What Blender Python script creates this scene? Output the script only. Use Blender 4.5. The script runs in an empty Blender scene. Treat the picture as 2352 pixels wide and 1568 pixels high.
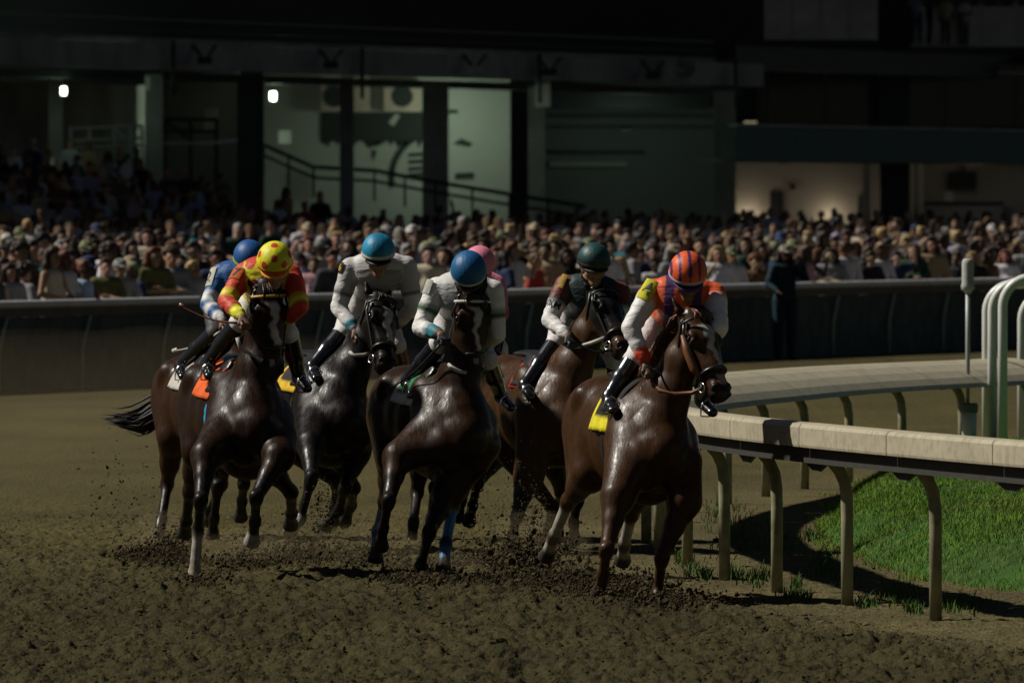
import bpy, math, random
import numpy as np
from math import radians, sin, cos, pi
random.seed(7); RNG = np.random.default_rng(7)
SC = bpy.context.scene; COL = SC.collection
# ------------------------------------------------------------------ camera, sky, sun
F, H, HY = 26000.0, 2.535, 449.0          # focal length in 2352-wide pixels, eye height, horizon row
cam = bpy.data.cameras.new('camera'); co = bpy.data.objects.new('camera', cam); COL.objects.link(co)
cam.sensor_width = 36.0; cam.lens = F / 2352 * 36.0
co.location = (0, 0, H); co.rotation_euler = (pi / 2, 0, 0)
cam.shift_y = -(784 - HY) / 2352.0
cam.clip_start = 1.0; cam.clip_end = 4000
cam.dof.use_dof = True; cam.dof.focus_distance = 74.0; cam.dof.aperture_fstop = 9.0
SC.camera = co
SUN_DIR = np.array([-0.80, 0.13, 0.86]); SUN_DIR /= np.linalg.norm(SUN_DIR)
w = bpy.data.worlds.new('World'); SC.world = w; w.use_nodes = True
nt = w.node_tree; bg = nt.nodes['Background']
sky = nt.nodes.new('ShaderNodeTexSky'); sky.sky_type = 'NISHITA'; sky.sun_disc = False
sky.sun_elevation = math.asin(SUN_DIR[2]); sky.sun_rotation = math.atan2(SUN_DIR[0], SUN_DIR[1])
nt.links.new(sky.outputs[0], bg.inputs[0]); bg.inputs[1].default_value = 0.014
sl = bpy.data.lights.new('sun', 'SUN'); sl.energy = 4.5; sl.angle = radians(2.0); sl.color = (1.0, .95, .86)
so = bpy.data.objects.new('sun', sl); COL.objects.link(so)
so.rotation_euler = (math.acos(SUN_DIR[2]), 0, math.atan2(SUN_DIR[1], SUN_DIR[0]) + pi / 2)
so.location = (-30, 80, 40)
SC.view_settings.view_transform = 'Standard'; SC.view_settings.look = 'None'
SC.view_settings.exposure = 0.0; SC.view_settings.gamma = 1.0
SC.render.engine = 'CYCLES'
try: SC.cycles.use_denoising = True
except Exception: pass

# ------------------------------------------------------------------ helpers
V = lambda *a: np.array(a, float)
def unit(v): return v / (np.linalg.norm(v) + 1e-12)
def W(px, py, Z): return V((px - 1176) / F * Z, Z, H - (py - HY) / F * Z)
def proj(p): return (1176 + p[0] / p[1] * F, HY + (H - p[2]) / p[1] * F)
def ZG(py, z=0.0): return F * (H - z) / (py - HY)     # depth of a ground point seen at row py
def solve(par, px, py, L, sign):
    """point at distance L from its parent joint along the line of sight; sign +1 = nearer"""
    C = V(0, 0, H); d = unit(W(px, py, 1.0) - C); oc = C - par
    b = oc @ d; c = oc @ oc - L * L; q = b * b - c
    t = -b - sign * math.sqrt(q) if q > 0 else -b
    return C + d * t

def vnoise(x, y, seed=0):
    xi = np.floor(x).astype(np.int64); yi = np.floor(y).astype(np.int64); fx = x - xi; fy = y - yi
    fx = fx * fx * (3 - 2 * fx); fy = fy * fy * (3 - 2 * fy)
    def h(a, b):
        n = (a * 374761393 + b * 668265263 + seed * 974711) & 0x7fffffff
        n = ((n ^ (n >> 13)) * 1274126177) & 0x7fffffff
        return ((n ^ (n >> 16)) & 0xffff) / 65535.0
    return (h(xi, yi) * (1 - fx) + h(xi + 1, yi) * fx) * (1 - fy) + (h(xi, yi + 1) * (1 - fx) + h(xi + 1, yi + 1) * fx) * fy

def mesh_np(name, v, faces, col=None, smooth=True):
    """faces: (n,3) or (n,4) int array"""
    v = np.asarray(v, np.float32); faces = np.asarray(faces, np.int32)
    me = bpy.data.meshes.new(name); k = faces.shape[1]
    me.vertices.add(len(v)); me.vertices.foreach_set('co', v.ravel())
    me.loops.add(faces.size); me.loops.foreach_set('vertex_index', faces.ravel())
    me.polygons.add(len(faces)); me.polygons.foreach_set('loop_start', np.arange(0, faces.size, k, dtype=np.int32))
    me.polygons.foreach_set('use_smooth', np.full(len(faces), smooth))
    if col is not None:
        at = me.color_attributes.new('Col', 'FLOAT_COLOR', 'POINT')
        at.data.foreach_set('color', np.hstack([col, np.ones((len(v), 1))]).astype(np.float32).ravel())
    me.update(calc_edges=True); me.validate()
    return me
def link(name, me, mat=None, parent=None, loc=None):
    o = bpy.data.objects.new(name, me); COL.objects.link(o)
    if mat and me and not me.materials: me.materials.append(mat)
    if parent: o.parent = parent
    if loc is not None: o.location = loc
    return o
def tag(o, label=None, cat=None, group=None, kind=None):
    if label: o['label'] = label
    if cat: o['category'] = cat
    if group: o['group'] = group
    if kind: o['kind'] = kind
    return o
def empty(name, loc, label, cat, group=None):
    o = bpy.data.objects.new(name, None); COL.objects.link(o); o.location = loc
    o.empty_display_size = .1
    o['_o'] = [float(a) for a in loc]
    return tag(o, label, cat, group)
def child(name, me, mat, par):
    """mesh given in world coordinates, parented to an empty that only has a location"""
    o = link(name, me, mat, par); o.location = tuple(-a for a in par['_o']); return o

class MB:
    def __init__(s): s.v = []; s.f = []; s.n = 0
    def add(s, v, f):
        v = np.asarray(v, float); s.v.append(v)
        s.f += [tuple(i + s.n for i in q) for q in f]; s.n += len(v); return s
    def box(s, lo, hi):
        x0, y0, z0 = lo; x1, y1, z1 = hi
        return s.add([(x0,y0,z0),(x1,y0,z0),(x1,y1,z0),(x0,y1,z0),(x0,y0,z1),(x1,y0,z1),(x1,y1,z1),(x0,y1,z1)],
                     [(0,3,2,1),(4,5,6,7),(0,1,5,4),(1,2,6,5),(2,3,7,6),(3,0,4,7)])
    def prism(s, base, z0, z1):
        n = len(base)
        v = [(x, y, z0) for x, y in base] + [(x, y, z1) for x, y in base]
        f = [tuple(range(n))[::-1], tuple(range(n, 2 * n))] + [(i, (i + 1) % n, n + (i + 1) % n, n + i) for i in range(n)]
        return s.add(v, f)
    def tube(s, pts, r, n=8, close=False, flat=None, up=None):
        pts = [np.asarray(p, float) for p in pts]; m = len(pts)
        r = [r] * m if np.isscalar(r) else r
        vs = []; ref = V(0, 0, 1) if up is None else up
        for i, p in enumerate(pts):
            a = pts[(i + 1) % m] if (close or i < m - 1) else p
            b = pts[i - 1] if (close or i > 0) else p
            t = unit(a - b)
            if abs(t @ ref) > .95 and up is None: ref = V(1, 0, 0) if abs(t[0]) < .8 else V(0, 1, 0)
            x = unit(np.cross(ref, t)); y = np.cross(t, x); ref = y if up is None else up
            fx = 1 if flat is None else flat
            for k in range(n):
                an = 2 * pi * k / n
                vs.append(p + (x * cos(an) * fx + y * sin(an)) * r[i])
        f = []
        for i in range(m if close else m - 1):
            for k in range(n):
                a = i * n + k; b = i * n + (k + 1) % n; c = ((i + 1) % m) * n + (k + 1) % n; d = ((i + 1) % m) * n + k
                f.append((a, b, c, d))
        if not close: f += [tuple(range(n))[::-1], tuple(range((m - 1) * n, m * n))]
        return s.add(vs, f)
    def mesh(s, name, smooth=False):
        me = bpy.data.meshes.new(name)
        me.from_pydata([tuple(p) for p in np.vstack(s.v)], [], s.f)
        if smooth: me.polygons.foreach_set('use_smooth', np.ones(len(me.polygons), bool))
        me.update(); return me

def node_mat(name, base=(.5,.5,.5), rough=.6, spec=.5, attr=False, objcol=False, var=0.0, vscale=8.0, vdet=4, bump=0.0, bscale=40.0,
             bstretch=(1,1,1), coat=0.0, sheen=0.0, metal=0.0, emit=None, estr=0.0, dark=None, dscale=3.0, damt=.5, bdist=.01):
    m = bpy.data.materials.new(name); m.use_nodes = True; t = m.node_tree; N = t.nodes; L = t.links
    p = N['Principled BSDF']; p.inputs['Roughness'].default_value = rough
    p.inputs['Specular IOR Level'].default_value = spec; p.inputs['Metallic'].default_value = metal
    p.inputs['Coat Weight'].default_value = coat; p.inputs['Coat Roughness'].default_value = .25
    p.inputs['Sheen Weight'].default_value = sheen
    src = None
    if attr: a = N.new('ShaderNodeAttribute'); a.attribute_name = 'Col'; src = a.outputs['Color']
    elif objcol: a = N.new('ShaderNodeObjectInfo'); src = a.outputs['Color']
    else:
        a = N.new('ShaderNodeRGB'); a.outputs[0].default_value = (*base, 1); src = a.outputs[0]
    geo = N.new('ShaderNodeNewGeometry')
    if dark is not None:
        nz = N.new('ShaderNodeTexNoise'); nz.inputs['Scale'].default_value = dscale; nz.inputs['Detail'].default_value = 6; nz.inputs['Roughness'].default_value = .65
        L.new(geo.outputs['Position'], nz.inputs['Vector'])
        r = N.new('ShaderNodeMapRange'); r.inputs[1].default_value = .45; r.inputs[2].default_value = .7; r.inputs[4].default_value = damt
        L.new(nz.outputs[0], r.inputs[0])
        mx = N.new('ShaderNodeMix'); mx.data_type = 'RGBA'; mx.inputs[7].default_value = (*dark, 1)
        L.new(r.outputs[0], mx.inputs[0]); L.new(src, mx.inputs[6]); src = mx.outputs[2]
    if var > 0:
        nz = N.new('ShaderNodeTexNoise'); nz.inputs['Scale'].default_value = vscale; nz.inputs['Detail'].default_value = vdet
        L.new(geo.outputs['Position'], nz.inputs['Vector'])
        r = N.new('ShaderNodeMapRange'); r.inputs[1].default_value = .25; r.inputs[2].default_value = .75
        r.inputs[3].default_value = 1 - var; r.inputs[4].default_value = 1 + var
        L.new(nz.outputs[0], r.inputs[0])
        vm = N.new('ShaderNodeVectorMath'); vm.operation = 'SCALE'; L.new(src, vm.inputs[0]); L.new(r.outputs[0], vm.inputs['Scale']); src = vm.outputs[0]
    L.new(src, p.inputs['Base Color'])
    if bump > 0:
        mp = N.new('ShaderNodeMapping'); mp.inputs['Scale'].default_value = bstretch; L.new(geo.outputs['Position'], mp.inputs[0])
        nz = N.new('ShaderNodeTexNoise'); nz.inputs['Scale'].default_value = bscale; nz.inputs['Detail'].default_value = 5
        L.new(mp.outputs[0], nz.inputs['Vector'])
        b = N.new('ShaderNodeBump'); b.inputs['Strength'].default_value = bump; b.inputs['Distance'].default_value = bdist
        L.new(nz.outputs[0], b.inputs['Height']); L.new(b.outputs[0], p.inputs['Normal'])
    if emit is not None:
        p.inputs['Emission Color'].default_value = (*emit, 1); p.inputs['Emission Strength'].default_value = estr
    return m

# ------------------------------------------------------------------ signed-distance sculpting + surface nets
class Field:
    def __init__(s, lo, hi, h):
        s.lo = np.asarray(lo, float); s.h = h
        s.n = np.ceil((np.asarray(hi, float) - s.lo) / h).astype(int) + 1
        s.d = np.full(s.n, .3, np.float32); s.c = np.zeros((*s.n, 3), np.float32)
    def cap(s, a, b, ra, rb=None, ha=None, hb=None, up=None, k=.03, col=(.5,.5,.5), kc=.010, cut=None, sub=False):
        a = np.asarray(a, float); b = np.asarray(b, float)
        rb = ra if rb is None else rb; ha = ra if ha is None else ha; hb = (rb if ha == ra else ha) if hb is None else hb
        R = max(ra, rb, ha, hb) + k + 2.5 * s.h
        i0 = np.maximum(np.floor((np.minimum(a, b) - R - s.lo) / s.h).astype(int), 0)
        i1 = np.minimum(np.ceil((np.maximum(a, b) + R - s.lo) / s.h).astype(int) + 1, s.n)
        if np.any(i1 <= i0): return s
        sl_ = tuple(slice(i0[q], i1[q]) for q in range(3))
        X, Y, Z = [(s.lo[q] + s.h * np.arange(i0[q], i1[q])).astype(np.float32) for q in range(3)]
        X = X[:, None, None] - a[0]; Y = Y[None, :, None] - a[1]; Z = Z[None, None, :] - a[2]
        ab = b - a; L = np.linalg.norm(ab)
        ax = ab / L if L > 1e-6 else V(0, 0, 1)
        u = V(0, 0, 1) if up is None else np.asarray(up, float)
        if abs(unit(u) @ ax) > .98: u = V(0, 1, 0) if abs(ax[1]) < .9 else V(1, 0, 0)
        u = unit(u - ax * (u @ ax)); sd = np.cross(ax, u)
        xs = X * ax[0] + Y * ax[1] + Z * ax[2]
        ys = X * sd[0] + Y * sd[1] + Z * sd[2]; zs = X * u[0] + Y * u[1] + Z * u[2]
        t = np.clip(xs / max(L, 1e-6), 0, 1); xo = xs - t * L
        wd = ra + (rb - ra) * t; hh = ha + (hb - ha) * t; m = np.minimum(wd, hh)
        d = (np.sqrt((ys / wd) ** 2 + (zs / hh) ** 2 + (xo / m) ** 2) - 1) * m
        if cut is not None:
            cp, cn = cut; cn = unit(np.asarray(cn, float)); off = (a - cp) @ cn
            d = np.maximum(d, X * cn[0] + Y * cn[1] + Z * cn[2] + off)
        D = s.d[sl_]
        if sub:
            s.d[sl_] = np.maximum(D, -d); return s
        hq = np.maximum(k - np.abs(D - d), 0) / max(k, 1e-6)
        wgt = np.clip(.5 + (D - d) / (2 * kc), 0, 1)[..., None]
        s.c[sl_] = s.c[sl_] * (1 - wgt) + np.asarray(col, np.float32) * wgt
        s.d[sl_] = np.minimum(D, d) - hq * hq * k * .25
        return s
    def chain(s, pts, rs, col=(.5,.5,.5), k=.02, **kw):
        for i in range(len(pts) - 1): s.cap(pts[i], pts[i + 1], rs[i], rs[i + 1], k=k, col=col, **kw)
        return s
    def surf(s):
        d = s.d; ins = d < 0; n = s.n
        cnt = np.zeros(n - 1, np.int8)
        offs = [(i, j, k) for i in (0, 1) for j in (0, 1) for k in (0, 1)]
        for i, j, k in offs: cnt += ins[i:n[0]-1+i, j:n[1]-1+j, k:n[2]-1+k]
        cells = np.argwhere((cnt > 0) & (cnt < 8)); K = len(cells)
        idx = np.full(n - 1, -1, np.int32); idx[tuple(cells.T)] = np.arange(K)
        cv = np.stack([d[cells[:,0]+i, cells[:,1]+j, cells[:,2]+k] for i, j, k in offs], 1)
        cc = np.mean([s.c[cells[:,0]+i, cells[:,1]+j, cells[:,2]+k] for i, j, k in offs], 0)
        P = np.zeros((K, 3)); ct = np.zeros((K, 1)); O = np.array(offs, float)
        for a in range(8):
            for b in range(a + 1, 8):
                if np.abs(O[a] - O[b]).sum() != 1: continue
                va, vb = cv[:, a], cv[:, b]; m = (va < 0) != (vb < 0)
                t = np.where(m, va / np.where(m, va - vb, 1), 0)[:, None]
                P += np.where(m[:, None], O[a] + (O[b] - O[a]) * t, 0); ct += m[:, None]
        P = s.lo + s.h * (cells + P / np.maximum(ct, 1))
        faces = []
        for ax in range(3):
            a0 = [slice(None)] * 3; a1 = [slice(None)] * 3
            a0[ax] = slice(0, n[ax] - 1); a1[ax] = slice(1, n[ax])
            o1, o2 = (ax + 1) % 3, (ax + 2) % 3
            sg = ins[tuple(a0)].astype(np.int8) - ins[tuple(a1)].astype(np.int8)
            e = np.argwhere(sg != 0); e = e[(e[:, o1] > 0) & (e[:, o2] > 0) & (e[:, o1] < n[o1] - 1) & (e[:, o2] < n[o2] - 1)]
            sgn = sg[tuple(e.T)]
            def at(da, db):
                q = e.copy(); q[:, o1] -= da; q[:, o2] -= db; return idx[tuple(q.T)]
            q = np.stack([at(1, 1), at(0, 1), at(0, 0), at(1, 0)], 1)
            q = np.where((sgn > 0)[:, None], q, q[:, ::-1]); faces.append(q)
        Fc = np.vstack(faces); Fc = Fc[(Fc >= 0).all(1)]
        # light smoothing
        nb = np.zeros((K, 3)); nc = np.zeros((K, 1))
        for a in range(4):
            b = (a + 1) % 4
            np.add.at(nb, Fc[:, a], P[Fc[:, b]]); np.add.at(nc, Fc[:, a], 1)
        P = P * .55 + .45 * nb / np.maximum(nc, 1)
        return P, Fc, cc

M = {}
M['coat'] = node_mat('horse_coat', attr=True, rough=.46, spec=.17, var=.3, vscale=14, bump=.22, bscale=40, bstretch=(1.8,1,.35), bdist=.008)
def streaky(m):      # sweat: patches of wetter, shinier hair
    t = m.node_tree; N = t.nodes; p = N['Principled BSDF']; g_ = [n for n in N if n.type == 'NEW_GEOMETRY'][0]
    mp = N.new('ShaderNodeMapping'); mp.inputs['Scale'].default_value = (1.6, 1, .45); t.links.new(g_.outputs['Position'], mp.inputs[0])
    nz = N.new('ShaderNodeTexNoise'); nz.inputs['Scale'].default_value = 17; nz.inputs['Detail'].default_value = 7; nz.inputs['Roughness'].default_value = .7; t.links.new(mp.outputs[0], nz.inputs['Vector'])
    r = N.new('ShaderNodeMapRange'); r.inputs[1].default_value = .38; r.inputs[2].default_value = .66; r.inputs[3].default_value = .27; r.inputs[4].default_value = .58
    t.links.new(nz.outputs[0], r.inputs[0]); t.links.new(r.outputs[0], p.inputs['Roughness'])
streaky(M['coat'])
M['hair'] = node_mat('horse_hair', (.012,.009,.008), rough=.5, spec=.4, var=.3)
M['chestnut_hair'] = node_mat('chestnut_hair', (.13,.05,.018), rough=.5, spec=.4, var=.3)
M['leather'] = node_mat('black_leather', (.012,.011,.010), rough=.35, spec=.5)
M['brown_leather'] = node_mat('brown_leather', (.16,.06,.02), rough=.5, spec=.4)
M['pale_strap'] = node_mat('pale_strap', (.42,.40,.36), rough=.5, var=.2, vscale=60)
M['metal'] = node_mat('bit_metal', (.6,.6,.58), rough=.25, metal=1.0)
M['silk'] = node_mat('racing_silk', attr=True, rough=.55, spec=.35, var=.06, vscale=20, bump=.5, bscale=9, bstretch=(1,1,2.4), bdist=.03, sheen=.05)
M['breeches'] = node_mat('breeches', attr=True, rough=.6, spec=.3, bump=.4, bscale=30, bdist=.015, dark=(.12,.09,.06), dscale=9, damt=.35)
M['boot'] = node_mat('patent_boot', (.010,.010,.013), rough=.16, spec=.6, coat=.6)
M['skin'] = node_mat('skin', attr=True, rough=.55, spec=.35)
M['helmet'] = node_mat('helmet_cover', attr=True, rough=.5, spec=.35, bump=.5, bscale=30, bdist=.006, bstretch=(1.6,1,.6), var=.08, vscale=30)
M['lens'] = node_mat('goggle_lens', (.015,.014,.012), rough=.1, spec=.7)
M['eye'] = node_mat('eye', (.008,.005,.004), rough=.08, spec=.7)
M['cloth'] = node_mat('saddle_cloth', attr=True, rough=.75, spec=.2, bump=.3, bscale=40, bdist=.01, dark=(.05,.035,.02), dscale=12, damt=.4)
# ------------------------------------------------------------------ racehorses
def frame_of(Z0, chest, yaw, pitch):
    y = radians(yaw); p = radians(pitch)
    f0 = V(sin(y), -cos(y), 0); Lf = V(cos(y), sin(y), 0)
    Fw = f0 * cos(p) + V(0, 0, 1) * sin(p); Up = np.cross(Fw, Lf)
    O = W(chest[0], chest[1], Z0) - (Fw * .36 + Up * 1.08)
    return O, Fw, Lf, Up
TORSO = [  # x, z, half width, half height
    (.40, 1.07, .15, .165), (.26, 1.10, .215, .27), (.06, 1.125, .245, .345), (-.18, 1.13, .27, .345),
    (-.42, 1.15, .275, .315), (-.62, 1.19, .265, .28), (-.80, 1.225, .25, .255), (-.96, 1.20, .185, .20)]
def torso_at(x):
    T = TORSO[::-1]
    return [np.interp(x, [t[0] for t in T], [t[j] for t in T]) for j in (1, 2, 3)]

def make_horse(spec):
    O, Fw, Lf, Up = frame_of(spec['Z'], spec['chest'], spec['yaw'], spec['pitch'])
    G = lambda x, y, z: O + Fw * x + Lf * y + Up * z
    body, pts_c = tuple(c * .52 for c in spec['coat']), spec.get('points', (.008, .0065, .006))
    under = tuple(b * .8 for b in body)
    lab = spec['label']
    hd = dict(O=O, F=Fw, L=Lf, U=Up, G=G)
    # --- joints
    nb = G(.26, 0, 1.22)
    poll = solve(nb, *spec['poll'], spec.get('necklen', .74), 1)
    muz = solve(poll, *spec['muzzle'], .57, spec.get('mz', 1))
    ax = unit(muz - poll)
    hy = radians(spec.get('hy', 0)); fr = V(Fw[0] * cos(hy) - Fw[1] * sin(hy), Fw[0] * sin(hy) + Fw[1] * cos(hy), 0)
    if 'face' in spec: fr = unit(V(*spec['face']))
    hn = fr + V(0, 0, .25); hn = unit(hn - ax * (hn @ ax)); hs = np.cross(ax, hn)        # forehead normal, head side
    legs = {}
    for nm, sd in (('LF', -1), ('RF', 1)):            # viewer's left = the horse's right
        sh = G(.34, sd * .15, 1.00); el = G(.17, sd * .175, .84)
        if nm + 'e' in spec: el = solve(sh, *spec[nm + 'e'][:2], .27, spec[nm + 'e'][2])
        k, f, t = spec[nm]
        kn = solve(el, *k[:2], .385, k[2]); fe = solve(kn, *f[:2], .27, f[2]); to = solve(fe, *t[:2], .205, t[2])
        legs[nm] = (sh, el, kn, fe, to)
    for nm, sd in (('LH', -1), ('RH', 1)):
        hp = G(-.72, sd * .13, 1.16); st = G(-.50, sd * .19, .90)
        if nm + 's' in spec: st = solve(hp, *spec[nm + 's'][:2], .36, spec[nm + 's'][2])
        k, f, t = spec[nm]
        hk = solve(st, *k[:2], .44, k[2]); fe = solve(hk, *f[:2], .36, f[2]); to = solve(fe, *t[:2], .215, t[2])
        legs[nm] = (hp, st, hk, fe, to)
    allp = np.array([G(.5, -.3, .6), G(.5, .3, 1.6), G(-1.25, -.32, .8), G(-1.2, .32, 1.6), poll, muz] + [p for l in legs.values() for p in l])
    lo = allp.min(0) - .22; hi = allp.max(0) + .22
    fd = Field(lo, hi, .0125)
    # --- torso
    for a, b in zip(TORSO[:-1], TORSO[1:]):
        fd.cap(G(a[0], 0, a[1]), G(b[0], 0, b[1]), a[2], b[2], a[3], b[3], up=Up, k=.05, col=body)
    fd.cap(G(.12, 0, 1.40), G(-.22, 0, 1.42), .055, .06, .07, .06, up=Up, k=.09, col=body)      # withers
    for sd in (-1, 1):
        fd.cap(G(-.05, sd * .13, 1.36), G(.30, sd * .16, 1.03), .10, .10, k=.06, col=body, up=Lf)     # shoulder blade
        fd.cap(G(.38, sd * .085, 1.10), G(.36, sd * .095, .90), .095, .075, k=.035, col=body)         # breast muscle
        fd.cap(G(-.60, sd * .13, 1.36), G(-.95, sd * .12, 1.22), .115, .11, k=.08, col=body)         # croup
        fd.cap(G(-.58, sd * .23, 1.38), G(-.62, sd * .23, 1.34), .045, k=.08, col=body)              # point of hip
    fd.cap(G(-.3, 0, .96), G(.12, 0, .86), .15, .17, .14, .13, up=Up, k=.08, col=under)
    # --- neck
    crest = G(.02, 0, 1.36); ppl = poll - ax * .0 - hn * .05
    thro = poll + ax * .17 - hn * .12
    nm1 = crest * .45 + ppl * .55 + Up * .03; nm0 = G(.22, 0, 1.16)
    cdir = unit(np.cross(unit(ppl - crest), hs))
    for t0, t1 in ((0, .35), (.35, .7), (.7, 1)):
        def st_(t):
            c = crest * (1 - t) + ppl * t + Up * .04 * sin(pi * t); b = G(.36, 0, 1.06) * (1 - t) + thro * t
            return (c + b) / 2, np.linalg.norm(c - b) / 2 * .92, unit(c - b), spec.get('neckw', .092) * (1 - t) ** 1.4 + .074
        c0, h0, u0, w0 = st_(t0); c1, h1, u1, w1 = st_(t1)
        fd.cap(c0, c1, w0, w1, h0 * .98, h1 * .98, up=u0 + u1, k=.05, col=body)
    for sd in (-1, 1):   # jugular groove muscle
        fd.cap(G(.34, sd * .075, 1.06), thro + hs * sd * .045, .06, .04, k=.04, col=body)
    # --- head
    HW = spec.get('headw', 1.2)
    hp_ = lambda t, s=0, n=0: poll + ax * (.58 * t) + hs * (s * HW) + hn * (n * 1.06)
    hood = spec.get('hood')
    hc = body if not hood else hood
    fd.cap(hp_(.0, 0, -.045), hp_(.30, 0, -.045), .088, .110, .090, .110, up=hn, k=.04, col=hc)
    fd.cap(hp_(.30, 0, -.045), hp_(.66, 0, -.030), .104, .067, .106, .080, up=hn, k=.03, col=hc)
    fd.cap(hp_(.66, 0, -.030), hp_(.93, 0, -.035), .065, .067, .076, .066, up=hn, k=.03, col=body)
    fd.cap(hp_(.20, 0, -.12), hp_(.42, 0, -.12), .072, .055, .085, .06, up=hn, k=.04, col=hc)
    fd.cap(hp_(.42, 0, -.12), hp_(.80, 0, -.09), .045, .034, .045, .03, up=hn, k=.04, col=body)
    dark = tuple(c * .35 for c in body)
    fd.cap(hp_(.97, 0, -.085), hp_(.90, 0, -.10), .036, .036, .025, .028, up=hn, k=.02, col=dark)   # chin
    for sd in (-1, 1):
        fd.cap(hp_(.26, sd * .080, .012), hp_(.34, sd * .088, .006), .026, .024, k=.03, col=hc)     # brow
        fd.cap(hp_(.36, sd * .066, -.01), hp_(.62, sd * .048, .0), .016, .012, k=.03, col=body if not hood else hc)   # facial crest
        fd.cap(hp_(.905, sd * .040, .0), hp_(.955, sd * .046, -.02), .030, .026, k=.02, col=dark)
        fd.cap(hp_(.93, sd * .052, .022), hp_(.955, sd * .060, -.005), .016, .013, k=.006, sub=True)
        e0 = hp_(.02, sd * .052, -.035); ed = unit(-ax * .9 + hs * sd * spec.get('earout', .35) + hn * spec.get('earf', .1))
        fd.cap(e0, e0 + ed * .07, .032, .036, .022, .022, up=hn, k=.02, col=hc)
        fd.cap(e0 + ed * .07, e0 + ed * .165, .035, .007, .020, .006, up=hn, k=.012, col=hc)
        fd.cap(e0 + ed * .05 + hn * .028, e0 + ed * .12 + hn * .02, .018, .008, k=.008, sub=True)
        fd.cap(hp_(.29, sd * .098, .0), hp_(.31, sd * .098, .0), .019, k=.004, sub=True)             # eye socket
    # --- legs
    for nm, sd in (('LF', -1), ('RF', 1)):
        sh, el, kn, fe, to = legs[nm]; lc = pts_c; up_c = body
        sock = spec.get('socks', {}).get(nm)
        fd.cap(sh, el, .105, .088, k=.05, col=body)
        if nm + 'e' in spec: fd.cap(G(.16, sd * .15, 1.12), el, .145, .10, k=.07, col=body)
        m_ = el * .55 + kn * .45
        fd.cap(el, m_, .088, .064, .10, .07, up=Fw, k=.035, col=up_c); fd.cap(m_, kn, .062, .043, .066, .046, up=Fw, k=.02, col=lc if spec.get('bay', 1) else up_c)
        fd.cap(el * .8 + kn * .2 + Lf * sd * .025, el * .5 + kn * .5 + Lf * sd * .012, .055, .035, k=.04, col=up_c)
        kd = unit(fe - kn); fwd = unit(np.cross(Lf, kd)); fwd = fwd if fwd @ Fw > 0 else -fwd
        fd.cap(kn - kd * .03 + fwd * .008, kn + kd * .035 + fwd * .006, .049, .044, .045, .04, up=fwd, k=.02, col=lc)
        fd.cap(kn, fe, .035, .030, .040, .034, up=fwd, k=.02, col=lc)
        fd.cap(kn * .9 + fe * .1 - fwd * .026, fe - fwd * .022, .015, .018, k=.012, col=lc)
        foot(fd, fe, to, lc, sock, .040)
    for nm, sd in (('LH', -1), ('RH', 1)):
        hp2, st, hk, fe, to = legs[nm]; lc = pts_c
        sock = spec.get('socks', {}).get(nm)
        fd.cap(hp2, st, .165, .125, .19, .14, up=Fw, k=.07, col=body)
        fd.cap(G(-.98, sd * .12, 1.10), st * .4 + hk * .6, .11, .065, k=.08, col=body)
        fd.cap(st, hk, .10, .044, .115, .055, up=Fw, k=.04, col=body)
        fd.cap(st * .7 + hk * .3 - Fw * .03, st * .4 + hk * .6 - Fw * .02, .07, .045, k=.05, col=body)
        kd = unit(fe - hk); calc = hk - kd * .055 - unit(np.cross(kd, Lf)) * 0 - Fw * .02
        fd.cap(hk, calc, .045, .028, k=.025, col=lc)
        fd.cap(hk - kd * .01, hk + kd * .04, .050, .043, k=.02, col=lc)
        fd.cap(hk, fe, .038, .033, .044, .037, up=Fw, k=.02, col=lc if not (sock and sock.get('long')) else sock['col'])
        foot(fd, fe, to, lc, sock, .043)
    P, Fc, C = fd.surf()
    # --- markings painted per vertex
    rel = P - poll; tt = (rel @ ax) / .58; ss = rel @ hs; nn = rel @ hn
    onhead = (tt > .02) & (tt < 1.05) & (nn > -.10) & (np.abs(ss) < .12)
    for (t0, t1, s0, w0, w1) in spec.get('blaze', []):
        tq = np.clip((tt - t0) / (t1 - t0), 0, 1)
        wig = .012 * np.sin(tt * 19 + s0 * 70) + .006 * np.sin(tt * 47)
        wd = w0 + (w1 - w0) * tq
        m = onhead & (tt > t0 - .02) & (tt < t1 + .02) & (nn > -.02)
        q = np.clip((wd - np.abs(ss - s0 - wig)) / .012 + .5, 0, 1) * np.clip((tt - t0) / .03 + .5, 0, 1) * np.clip((t1 - tt) / .03 + .5, 0, 1) * m
        C = C * (1 - q[:, None]) + np.array([.46, .43, .40]) * q[:, None]
    if spec.get('snip'):
        s0, w0, t0, t1 = spec['snip']; m = onhead & (tt > t0) & (tt < t1) & (np.abs(ss - s0) < w0) & (nn > -.03)
        C[m] = (.30, .20, .17)
    q = np.clip((tt - .86) / .08, 0, 1) * onhead
    C = C * (1 - .6 * q[:, None]) + np.array([.012, .010, .010]) * (.6 * q[:, None])
    # dust and dried mud low on the legs, belly
    g = np.clip((.75 - P[:, 2]) / .7, 0, 1) * np.clip(vnoise(P[:, 0] * 22 + P[:, 1] * 9, P[:, 2] * 26, 3) * 2.2 - 1.0, 0, 1) * .4
    C = C * (1 - g[:, None]) + np.array([.07, .052, .028]) * g[:, None]
    root = empty('racehorse', tuple(G(0, 0, 0)), lab, 'racehorse', 'racehorses galloping round the bend')
    child('body', mesh_np('horse_body', P, Fc, C), M['coat'], root)
    hd.update(root=root, poll=poll, muz=muz, ax=ax, hn=hn, hs=hs, hp=hp_, legs=legs, fd=fd)
    # --- eyes
    for sd in (-1, 1):
        if hood: break
        b = MB(); c = hp_(.30, sd * .090, -.002)
        ico_sphere(b, c, .021); child('eye', b.mesh('horse_eye', True), M['eye'], root)
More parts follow.
